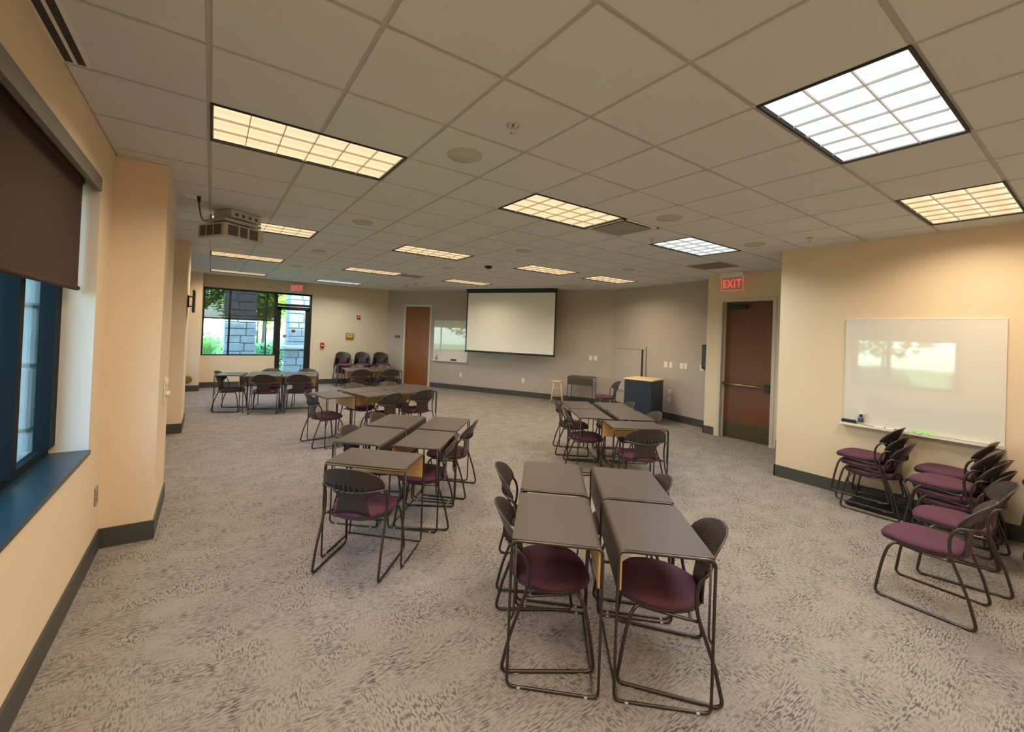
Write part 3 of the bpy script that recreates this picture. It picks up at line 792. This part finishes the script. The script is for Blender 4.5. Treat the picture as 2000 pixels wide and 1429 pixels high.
# projector with ceiling mount
t = thing('projector', 'white projector hanging from the ceiling on a stacked mount', 'projector', (.165, 5.68, 2.70), R(33))
MB().cbox(-.24, .24, -.23, .23, 0, .158, .014).build('case', 'projector_white', t)
gv = [(-.205, -.09), (-.065, .02), (.045, .15)]
for x0_, x1_ in gv: MB().cbox(x0_, x1_, -.2325, -.2295, .025, .135, .003).build('vent_grille', 'projector_grille', t)
for y0_, y1_ in ((-.17, -.05), (-.03, .07), (.09, .18)): MB().cbox(-.2425, -.2395, y0_, y1_, .025, .135, .0014).build('vent_grille', 'projector_grille', t)
MB().cyl((.08, .23, .085), (.08, .27, .085), .05, n=18).build('lens', 'black', t)
MB().box(-.07, .07, -.11, -.03, -.004, 0).build('lower_hatch', 'ivory', t)
mt = MB().cbox(-.20, .24, -.17, .17, .185, .222, .006)
for sx in (-.12, .12):
    for sy in (-.12, .12): mt.cyl((sx, sy, .15), (sx, sy, .19), .012, n=8)
mt.build('mount_plate', 'projector_white', t)
up = MB().cbox(-.12, .26, -.14, .15, .245, .336, .006).cyl((.05, 0, .215), (.05, 0, .25), .03, n=10).build('mount_box', 'projector_white', t)
for k in range(4): MB().cyl((-.05 + k * .08, -.1395, .285), (-.05 + k * .08, -.1425, .285), .02, n=12).build('knockout', 'projector_grille', up)
pl = thing('ceiling_socket', 'white socket plate in ceiling feeding the projector cable', 'socket', (GX(-.18), GY(5.79), CEIL), 0)
MB().cbox(-.09, .09, -.06, .06, -.006, 0, .002).build('cover_plate', 'ivory', pl)
cb = thing('power_cable', 'black power cable looping from ceiling socket to projector', 'cable', (GX(-.15), GY(5.7), CEIL - .006))
e_ = Vector((-.09, 5.62, 2.88)) - Vector((GX(-.15), GY(5.7), CEIL - .006))
MB().tube(smooth_path([(0, 0, 0), (.002, .02, -.06), (.01, .08, -.11), (.02, .2, -.15), (e_.x * .7, e_.y * .85, e_.z - .01), tuple(e_)]), .007, 6).build('lead', 'black', cb)
MB().cyl((0, 0, 0), (.003, -.005, -.06), .018, .012, 10).build('plug', 'black', cb)

# ------------------------------------------------------------------ lectern cabinet and stool
t = thing('lectern_cabinet', 'navy blue cabinet lectern with pale maple top', 'lectern', (7.99, 5.87, 0), R(-73) )
# local x runs along the front (viewer right), front faces -y
MB().cbox(-.30, .30, -.36, .36, .05, .885, .006).build('body', 'navy', t)
MB().box(-.28, .28, -.34, .34, 0, .05).build('plinth', 'black', t)
MB().cbox(-.315, .315, -.375, .375, .887, .918, .008).build('top', 'maple_pale', t)
fr = MB().box(-.285, .285, -.366, -.36, .08, .86).build('front_panel', 'navy', t)
MB().cyl((-.19, -.365, .80), (-.19, -.372, .80), .028, n=16).build('cable_grommet', 'black', fr)
t = thing('wooden_stool', 'small round pale wooden stool by the grey wall', 'stool', (7.66, 8.28, 0), R(-45))
MB().lathe([(.12, .57), (.15, .575), (.155, .588), (.148, .60), (.05, .603)], 26).build('seat', 'maple_pale', t)
for sx in (-1, 1):
    for sy in (-1, 1):
        MB().cyl((sx * .155, sy * .155, 0), (sx * .085, sy * .085, .575), .017, .014, 10).build('leg', 'maple_pale', t)
lx = lambda z: .155 - .07 * z / .575
for z, dirs in ((.17, ((1, 0), (-1, 0))), (.21, ((0, 1), (0, -1))), (.37, ((1, 0), (-1, 0))), (.41, ((0, 1), (0, -1)))):
    for a, b in dirs:
        q = lx(z)
        MB().cyl((a * q if a else -q, b * q if b else -q, z), (a * q if a else q, b * q if b else q, z), .009, n=8).build('rung', 'maple_pale', t)

# ------------------------------------------------------------------ desks
DL, DW, DH = .64, .45, .74
def make_desk():
    t = thing('student_desk', '', 'desk')
    a, b = DL / 2, DW / 2
    prof = [(-b, DH)] + [(b - .035 + .035 * math.sin(q * PI / 12), DH - .035 + .035 * math.cos(q * PI / 12)) for q in range(0, 7)] + [(b, .535)]
    inn = [(-b, DH - .010)] + [(b - .035 + .025 * math.sin(q * PI / 12), DH - .035 + .025 * math.cos(q * PI / 12)) for q in range(0, 7)] + [(b - .010, .535)]
    inn2 = [(-b + .004, DH - .019)] + [(b - .035 + .016 * math.sin(q * PI / 12), DH - .035 + .016 * math.cos(q * PI / 12)) for q in range(0, 7)] + [(b - .019, .54)]
    def strip(o, i):
        mb = MB(); n = len(o)
        L_ = [(-a + .006, *p) for p in o] + [(-a + .006, *p) for p in i]; R_ = [(a - .006, *p) for p in o] + [(a - .006, *p) for p in i]
        vs = L_ + R_; m = 2 * n; fs = []
        for k in range(n - 1):
            fs += [(k, k + m, k + m + 1, k + 1), (n + k, n + k + 1, n + k + 1 + m, n + k + m), (k, k + 1, n + k + 1, n + k), (m + k, m + n + k, m + n + k + 1, m + k + 1)]
        fs += [(0, n, n + m, m), (n - 1, n - 1 + m, 2 * n - 1 + m, 2 * n - 1)]
        mb.raw(vs, fs); return mb
    strip(prof, inn).build('desktop', 'laminate', t)
    strip(inn, inn2).build('maple_lining', 'maple', t)
    r = .0075
    loop = fillet([(0, -b, r), (0, b, r), (0, b, DH - r), (0, -b, DH - r)], .035, 5, True)
    lm = MB().tube(loop, r, 8, True).mesh('end_frame'); lm.materials.append(MATS['steel_dark'])
    for s in (-1, 1): link('end_frame', lm, t, (s * a, 0, 0))
    gm = MB().tube(fillet([(0, -b + .022, DH - .02), (0, -b + .022, .36), (0, -b, .33)], .02, 3), .006, 6).mesh('side_rod'); gm.materials.append(MATS['steel_dark'])
    for s in (-1, 1): link('side_rod', gm, t, (s * a, 0, 0))
    MB().tube([(-a, b - .02, r), (a, b - .02, r)], .0065, 6).build('floor_rail', 'steel_dark', t)
    MB().tube([(-a, -b + .03, DH - .028), (a, -b + .03, DH - .028)], .006, 6).build('top_rail', 'steel_dark', t)
    gl = MB().cyl((0, 0, 0), (0, 0, .012), .012, .010, 10).mesh('glide'); gl.materials.append(MATS['rubber'])
    for sx in (-1, 1):
        for sy in (-1, 1): link('glide', gl, t, (sx * a, sy * (b - .06), 0))
    return t

# ------------------------------------------------------------------ chairs
def make_chair():
    t = thing('stacking_chair', '', 'chair')
    # local: +y forward, seat near z .43
    def seat_ring(k, z, dz=0):
        out = []
        for q in range(32):
            a = 2 * PI * q / 32
            c, s = math.cos(a), math.sin(a)
            e = .82
            x = .232 * k * math.copysign(abs(c) ** e, c)
            yy = .228 * k * math.copysign(abs(s) ** e, s) + .038
            x *= 1 - .16 * max(0, -(yy - .0) / .2) - .05 * max(0, (yy - .1) / .17)
            out.append((x, yy, z - .010 + .045 * (yy + .10) * .35 - .9 * max(0, yy - .17) ** 1.5 + dz))
        return out
    MB().loft([seat_ring(.86, .398), seat_ring(.96, .402), seat_ring(.985, .412), seat_ring(.97, .420)], smooth=True).build('seat_pan', 'plastic', t)
    MB().loft([seat_ring(.97, .418), seat_ring(1.0, .425), seat_ring(1.0, .436), seat_ring(.95, .450), seat_ring(.82, .458), seat_ring(.55, .461), seat_ring(.2, .460)], smooth=True).build('seat_cushion', 'purple', t)
    # backrest: fan-shaped shell
    zs = [.425, .47, .51, .55, .58, .60, .615, .63, .65, .675, .70, .725, .745, .762, .776, .786, .793]
    ws = [.135, .122, .112, .112, .128, .160, .198, .230, .237, .234, .225, .208, .188, .160, .125, .085, .04]
    yc = lambda z: -.165 - .05 * max(0, (z - .43) / .15) ** 1.3 * .48 - .20 * max(0, z - .55)
    N = 14; vs = []; fs = []
    for z, w in zip(zs, ws):
        for k in range(N + 1):
            u = 2 * k / N - 1; x = w * u
            vs.append((x, yc(z) + 1.25 * x * x * min(1, max(0.1, (z - .43) / .2)), z))
    for i in range(len(zs) - 1):
        for k in range(N): a = i * (N + 1) + k; fs.append((a, a + 1, a + N + 2, a + N + 1))
    # thicken
    n0 = len(vs); vs += [(x, y_ - .010, z) for x, y_, z in vs]
    fs += [tuple(reversed([i + n0 for i in f])) for f in fs]
    rows = len(zs)
    for i in range(rows - 1):
        for k in (0, N): a = i * (N + 1) + k; q = (a, a + N + 1, a + N + 1 + n0, a + n0); fs.append(q if k == 0 else tuple(reversed(q)))
    for k in range(N):
        a = k; fs.append((a, a + n0, a + 1 + n0, a + 1)); a = (rows - 1) * (N + 1) + k; fs.append((a, a + 1, a + 1 + n0, a + n0))
    bk = MB().raw(vs, fs, True).build('backrest', 'plastic', t)
    rb = MB()
    for x in (-.12, -.08, -.04, 0, .04, .08, .12):
        y0 = yc(.64) + 1.25 * x * x - .012
        rb.box(x - .0035, x + .0035, y0 - .008, y0 + .003, .605 + .5 * x * x, .675)
    rb.build('ribs', 'plastic_soft', bk)
    r = .0095
    for s in (-1, 1):
        front = smooth_path([(s * .16, .10, .398), (s * .205, .150, .395), (s * .228, .186, .345), (s * .240, .214, .222), (s * .247, .232, .10)], 3)
        rear = smooth_path([(s * .246, -.21, .19), (s * .242, -.167, .312), (s * .240, -.133, .406), (s * .241, -.120, .485), (s * .242, -.122, .545), (s * .240, -.140, .595), (s * .232, -.168, .626)], 3)
        base = fillet([tuple(front[-1]), (s * .25, .246, r), (s * .25, -.252, r), tuple(rear[0])], .045, 5)
        MB().tube(front[:-1] + base + rear[1:], r, 8).build('side_frame', 'steel_dark', t)
        MB().tube(smooth_path([(s * .20, .150, .392), (s * .215, .02, .388), (s * .238, -.128, .392)], 3), .008, 6).build('seat_rail', 'steel_dark', t)
        for yy in (.17, -.17): MB().cbox(s * .25 - .008, s * .25 + .008, yy - .015, yy + .015, 0, .007, .002).build('glide', 'rubber', t)
    pts = []
    for k in range(13):
        x = -.232 + .464 * k / 12; u = x / .232; z = .626 - .022 * (1 - u * u)
        pts.append((x, yc(z) + 1.25 * x * x - .019, z))
    MB().tube(pts, .0075, 8).build('back_rod', 'steel_grey', t)
    MB().tube([(-.214, .03, .388), (.214, .03, .388)], .007, 6).tube([(-.234, -.10, .390), (.234, -.10, .390)], .007, 6).build('cross_rods', 'steel_dark', t)
    return t
chair0 = make_chair(); desk0 = make_desk(); n_ch = [0]; n_dk = [0]
def chair(x, y, hd, label, z=0, group='purple-seated stacking chairs'):
    o = chair0 if n_ch[0] == 0 else copy_tree(chair0); n_ch[0] += 1
    o.location = (x, y, z); o.rotation_euler = (0, 0, R(hd - 90)); tag(o, label, 'chair', group); return o
def desk(x, y, panel, label, group='dark-topped student desks'):
    """panel = compass angle of the side with the modesty panel"""
    o = desk0 if n_dk[0] == 0 else copy_tree(desk0); n_dk[0] += 1
    o.location = (x, y, 0); o.rotation_euler = (0, 0, R(panel - 90)); tag(o, label, 'desk', group); return o
def stack(x, y, hd, n, where, group):
    f = (math.cos(R(hd)), math.sin(R(hd)))
    nm = ['bottom', 'second', 'third', 'fourth', 'fifth']
    for k in range(n):
        lev = 'top' if k == n - 1 else nm[k]
        chair(x + f[0] * .042 * k, y + f[1] * .042 * k, hd, '%s chair of the stack %s' % (lev, where), .076 * k, group)

# four-desk block in the foreground
Q = 'of the four-desk block'
desk(1.69, 1.80, -41, 'dark desk %s, window side, end away from the screen' % Q)
desk(2.09, 1.46, 139, 'dark desk %s, whiteboard side, end away from the screen' % Q)
desk(2.15, 2.33, -41, 'dark desk %s, window side, end towards the screen' % Q)
desk(2.54, 1.97, 139, 'dark desk %s, whiteboard side, end towards the screen' % Q)
chair(1.676, 1.878, -31, 'purple-seated chair %s, window side, end away from the screen' % Q)
chair(2.157, 1.406, 130, 'purple-seated chair %s, whiteboard side, end away from the screen' % Q)
chair(2.06, 2.44, -37, 'purple-seated chair %s, window side, end towards the screen' % Q)
chair(2.58, 2.00, 137, 'purple-seated chair %s, whiteboard side, end towards the screen' % Q)
# five-desk block by the first column
Q = 'of the desk block by the first column'
desk(1.16, 3.33, 47, 'dark desk set crosswise at the end %s' % Q)
desk(1.35, 4.06, -42, 'dark desk %s, window side, beside the crosswise desk' % Q)
desk(1.82, 4.58, -42, 'dark desk %s, window side, screen end' % Q)
desk(1.77, 3.72, 138, 'dark desk %s, whiteboard side, beside the crosswise desk' % Q)
desk(2.24, 4.25, 138, 'dark desk %s, whiteboard side, screen end' % Q)
chair(1.02, 3.20, 47, 'purple-seated chair at the crosswise end desk %s' % Q)
chair(1.77, 3.67, 146, 'purple-seated chair %s, whiteboard side, beside the crosswise desk' % Q)
chair(2.31, 4.20, 136, 'purple-seated chair %s, whiteboard side, screen end' % Q)
chair(1.37, 4.13, -42, 'purple-seated chair %s, window side, beside the crosswise desk' % Q)
chair(1.83, 4.66, -42, 'purple-seated chair %s, window side, screen end' % Q)
# five-desk block in front of the lectern
Q = 'of the desk block by the lectern'
desk(4.30, 3.28, 59, 'dark desk set crosswise at the end %s' % Q)
desk(4.34, 4.02, -33, 'dark desk %s, window side, beside the crosswise desk' % Q)
desk(4.72, 4.60, -33, 'dark desk %s, window side, lectern end' % Q)
desk(4.79, 3.73, 147, 'dark desk %s, exit-door side, beside the crosswise desk' % Q)
desk(5.16, 4.31, 147, 'dark desk %s, exit-door side, lectern end' % Q)
chair(4.21, 3.13, 60, 'purple-seated chair at the crosswise end desk %s' % Q)
chair(4.29, 4.09, -42, 'purple-seated chair %s, window side, beside the crosswise desk' % Q)
chair(4.69, 4.73, -38, 'purple-seated chair %s, window side, lectern end' % Q)
chair(4.90, 3.67, 147, 'purple-seated chair %s, exit-door side, beside the crosswise desk' % Q)
chair(5.28, 4.40, 147, 'purple-seated chair %s, exit-door side, lectern end' % Q)
# five-desk block under the row of lights beyond the projector
Q = 'of the middle desk block'
desk(1.60, 6.75, 11, 'dark desk set crosswise at the window end %s' % Q)
desk(2.17, 7.12, -77, 'dark desk %s, end-wall side, beside the crosswise desk' % Q)
desk(2.29, 6.64, 103, 'dark desk %s, near side, beside the crosswise desk' % Q)
desk(2.84, 7.25, -77, 'dark desk %s, end-wall side, screen end' % Q)
desk(2.96, 6.78, 103, 'dark desk %s, near side, screen end' % Q)
chair(1.49, 6.75, 8, 'purple-seated chair at the window end %s' % Q)
chair(2.31, 6.49, 112, 'purple-seated chair %s, near side, beside the crosswise desk' % Q)
chair(2.98, 6.70, 100, 'purple-seated chair %s, near side, screen end' % Q)
chair(2.19, 7.33, -80, 'purple-seated chair %s, end-wall side, beside the crosswise desk' % Q)
chair(2.85, 7.40, -80, 'purple-seated chair %s, end-wall side, screen end' % Q)
# five-desk block by the glass door
Q = 'of the desk block by the glass door'
desk(.40, 10.10, -15, 'dark desk set crosswise at the window end %s' % Q)
desk(.95, 9.74, 76, 'dark desk %s, near side, beside the crosswise desk' % Q)
desk(1.06, 10.20, -104, 'dark desk %s, door side, beside the crosswise desk' % Q)
desk(1.61, 9.57, 76, 'dark desk %s, near side, away from the windows' % Q)
desk(1.72, 10.03, -104, 'dark desk %s, door side, away from the windows' % Q)
chair(.39, 10.10, -21, 'purple-seated chair at the window end %s' % Q)
chair(.97, 9.58, 75, 'purple-seated chair %s, near side, beside the crosswise desk' % Q)
chair(1.58, 9.46, 75, 'purple-seated chair %s, near side, away from the windows' % Q)
chair(1.12, 10.33, -105, 'purple-seated chair %s, door side, beside the crosswise desk' % Q)
chair(1.83, 10.15, -105, 'purple-seated chair %s, door side, away from the windows' % Q)
# four desks before the far chair stacks
Q = 'of the desk block by the end-wall stacks'
desk(3.10, 10.42, 84, 'dark desk %s, near side, window end' % Q)
desk(3.15, 10.89, -96, 'dark desk %s, end-wall side, window end' % Q)
desk(3.77, 10.35, 84, 'dark desk %s, near side, orange-door end' % Q)
desk(3.82, 10.82, -96, 'dark desk %s, end-wall side, orange-door end' % Q)
chair(3.07, 10.34, 85, 'purple-seated chair %s, near side, window end' % Q)
chair(3.76, 10.24, 85, 'purple-seated chair %s, near side, orange-door end' % Q)
chair(3.30, 11.13, -95, 'purple-seated chair %s, end-wall side, window end' % Q)
chair(3.96, 11.0, -95, 'purple-seated chair %s, end-wall side, orange-door end' % Q)
# by the screen wall
p = frame_scr(6.67, .36)
desk(p[0], p[1], math.degrees(A_SCR) - 90, 'lone desk standing against the grey wall beside the stool')
chair(7.62, 6.58, 143, 'lone purple-seated chair standing behind the lectern cabinet')
# stacks by the end wall
stack(3.42, 13.22, -88, 4, 'by the end wall nearest the glass door', 'chair stacks by the end wall')
stack(4.00, 13.22, -94, 4, 'by the end wall, middle of three', 'chair stacks by the end wall')
stack(4.57, 13.16, -92, 4, 'by the end wall in the corner near the orange door', 'chair stacks by the end wall')
# stacks under the large whiteboard
stack(6.165, 1.505, 90, 3, 'under the spray bottle on the large whiteboard tray', 'chair stacks under the whiteboard')
stack(6.17, .86, 90, 3, 'against the wall, under the bare end of the whiteboard tray', 'chair stacks under the whiteboard')
stack(5.63, .79, 90, 3, "out from the wall, by the whiteboard tray's bare end", 'chair stacks under the whiteboard')
stack(6.17, .12, 90, 4, 'against the wall, past the end of the large whiteboard', 'chair stacks under the whiteboard')
stack(5.60, .10, 90, 3, 'out from the wall, past the end of the large whiteboard', 'chair stacks under the whiteboard')
chair(5.06, .73, 104, 'single purple-seated chair between the stacks and the foremost loose chair')
chair(4.34, .75, 90, 'foremost loose purple-seated chair before the stacks under the whiteboard')
chair(3.80, .03, 92, 'loose purple-seated chair standing apart before the whiteboard stacks')
t = thing('chair_dolly', 'black steel chair dolly on the floor against the wall under the whiteboard', 'dolly', (6.20, 1.24, 0), 0)
MB().box(-.16, .17, -.05, .50, .012, .04).build('platform', 'black', t)
for s in (-.15, .16):
    MB().tube([(s, -.10, .02), (s, .03, .40)], .014, 8).build('upright', 'black', t)
MB().tube([(-.15, .03, .40), (.16, .03, .40)], .012, 8).build('cross_bar', 'black', t)

# ------------------------------------------------------------------ outside
struct('ground', MB().box(-40, 40, -30, -2.95, -.20, -.02).box(-40, -1.25, -2.95, 14.05, -.20, -.02).box(9.45, 40, -2.95, 14.05, -.20, -.02).box(-40, 40, 14.05, 60, -.20, -.02), 'lawn', 'mown lawn around the building')
struct('pavement', MB().box(-1.2, 9.4, 14.02, 16.9, -.02, .0).box(-40, 40, 21.5, 25.5, -.02, .012), 'concrete', 'pale concrete walk and road outside')
def stone_pier(name, x0, x1, y0, y1, z1, label, course=.26, seed=1, cap=None):
    rr = random.Random(seed)
    t = thing(name, label, 'pier', ((x0 + x1) / 2, (y0 + y1) / 2, 0))
    hx, hy = (x1 - x0) / 2, (y1 - y0) / 2
    MB().box(-hx + .03, hx - .03, -hy + .03, hy - .03, 0, z1).build('mortar_core', 'mortar', t)
    z = 0; n = 0
    while z < z1 - .05:
        hgt = min(course * rr.uniform(.7, 1.3), z1 - z); xs = [-hx]
        while xs[-1] < hx - .18: xs.append(min(hx, xs[-1] + rr.uniform(.28, .62)))
        if xs[-1] < hx: xs[-1] = hx
        for a, b in zip(xs, xs[1:]):
            j = [rr.uniform(-.012, .018) for _ in range(3)]
            MB().cbox(a + .009 - (j[2] if a == -hx else 0), b - .009 + (j[2] if b == hx else 0), -hy - j[0], hy + j[1], z + .008, z + hgt - .008, .018).build('stone', 'stone', t)
        z += hgt; n += 1
    if cap:
        MB().cbox(-hx - .08, hx + .08, -hy - .10, hy + .08, cap[0], cap[1], .02).build('cap_stone', 'stone_cap', t)
    return t
stone_pier('stone_pier', .35, 1.22, 15.3, 16.1, 3.2, 'square stone pier outside the end window', .22, 2)
stone_pier('stone_pier', 2.17, 3.6, 15.4, 16.3, 3.2, 'stone pier outside the glass door, above the ledge', .24, 3)
stone_pier('stone_plinth', 2.02, 3.7, 15.2, 15.39, 1.0, 'low stone plinth with pale ledge outside the glass door', .24, 4, (1.0, 1.1))
stone_pier('stone_pier', -2.3, -1.03, 4.30, 5.3, 3.3, 'rough stone pier outside the near window', .36, 5)
def leaves(mb, rr, c, rad, n, size):
    for _ in range(n):
        while True:
            p = Vector((rr.uniform(-1, 1), rr.uniform(-1, 1), rr.uniform(-1, 1)))
            if .25 < p.length < 1: break
        p = Vector((p.x * rad[0], p.y * rad[1], p.z * rad[2])) + Vector(c)
        a = Vector((rr.uniform(-1, 1), rr.uniform(-1, 1), rr.uniform(-.6, .6))).normalized(); b = a.orthogonal().normalized(); s = size * rr.uniform(.6, 1.3)
        mb.raw([p - a * s, p + b * s * .45, p + a * s, p - b * s * .45], [(0, 1, 2, 3)])
def bush(name, loc, rad, m, label, seed, n=1400, trunk=0, size=.07, cat='shrub', group=None):
    rr = random.Random(seed); t = thing(name, label, cat, loc, 0, group)
    mb = MB(); leaves(mb, rr, (0, 0, trunk + rad[2]), rad, n, size)
    tag(mb.build('foliage', m, t), kind='stuff')
    st = MB().cyl((0, 0, -.05), (0, 0, trunk + rad[2] * .9), .03 + trunk * .04, .02, 8)
    for k in range(5):
        a = k * 1.26; st.cyl((0, 0, trunk + rad[2] * .4), (math.cos(a) * rad[0] * .7, math.sin(a) * rad[1] * .7, trunk + rad[2] * 1.2), .02 + trunk * .015, .008, 6)
    st.build('trunk', 'bark', t)
bush('shrub', (-.35, 17.9, 0), (.8, .6, .75), 'leaf_mid', 'leafy green shrub outside the end window beyond the tall grass', 11)
bush('shrub', (1.75, 18.1, 0), (1.0, .6, .55), 'leaf_dark', 'low dark green hedge outside the end window beside the stone pier', 12, 1800)
bush('shrub', (3.3, 18.9, 0), (1.0, .6, .6), 'leaf_mid', 'low green shrub behind the stone pier by the glass door', 13)
for k, (x, y, r, h, m, lab) in enumerate([(1.9, 20.3, 1.5, 2.0, 'leaf_bright', 'yellow-green tree beyond the end window next to the pier'), (-1.0, 21.2, 1.5, 2.1, 'leaf_bright', 'bright tree seen through the shade of the end window'),
                                         (8.2, 29.5, 2.6, 2.2, 'leaf_mid', 'larger tree across the road behind the glass door'), (-3.4, 30.0, 2.7, 1.6, 'leaf_mid', 'broad tree across the road behind the end window'), (-9.3, 28, 2.6, 1.8, 'leaf_mid', 'tree across the road to the window side'),
                                         (2.5, 30.5, 2.7, 1.2, 'leaf_bright', 'bushy tree across the road straight behind the end window')]):
    bush('tree', (x, y, 0), (r, r, r * .85), m, lab, 30 + k, 2600, h, .14, 'tree', 'trees outside')
for k, (x, y, rz_, m) in enumerate([(-4.6, 4.4, .62, 'leaf_dark'), (-4.4, 1.9, .78, 'leaf_dark'), (-4.6, -.8, .72, 'leaf_mid')]):
    bush('shrub', (x, y, 0), (.75, .95, rz_), m, ['dense dark shrub outside the near window', 'taller dark shrub outside past the near window', 'green shrub outside behind the back part of the window wall'][k], 70 + k, 1800)
for k, (x, y, lab) in enumerate([(-9, 1.0, 'second'), (-10, 5.5, 'third'), (-9, 10, 'last'), (-13, -3, 'first')]):
    bush('tree', (x, y, 0), (2.2, 2.2, 1.9), 'leaf_mid', 'tree on the lawn outside, %s along the window wall from the back' % lab, 50 + k, 2200, 1.4, .15, 'tree', 'trees on the lawn beyond the window wall')
rr = random.Random(5)
for k, (x, y) in enumerate([(-.62, 15.6), (-.08, 15.75), (-1.16, 15.8)]):
    t = thing('grass_clump', 'tall bright ornamental grass clump outside the end window', 'plant', (x, y, 0), 0, 'ornamental grass outside the end window')
    mb = MB()
    for _ in range(420):
        a = rr.uniform(0, 2 * PI); r0 = rr.uniform(0, .13); l_ = rr.uniform(.7, 1.35); lean = rr.uniform(.03, .16)
        p = Vector((math.cos(a) * r0, math.sin(a) * r0, 0)); d = Vector((math.cos(a), math.sin(a), 0)); w_ = d.orthogonal() * .008
        q = p + d * lean * .4 + Vector((0, 0, l_ * .65)); e = p + d * lean + Vector((0, 0, l_))
        mb.raw([p - w_, p + w_, q + w_, q - w_, e], [(0, 1, 2, 3), (3, 2, 4)])
    tag(mb.build('blades', 'blade_green', t), kind='stuff')
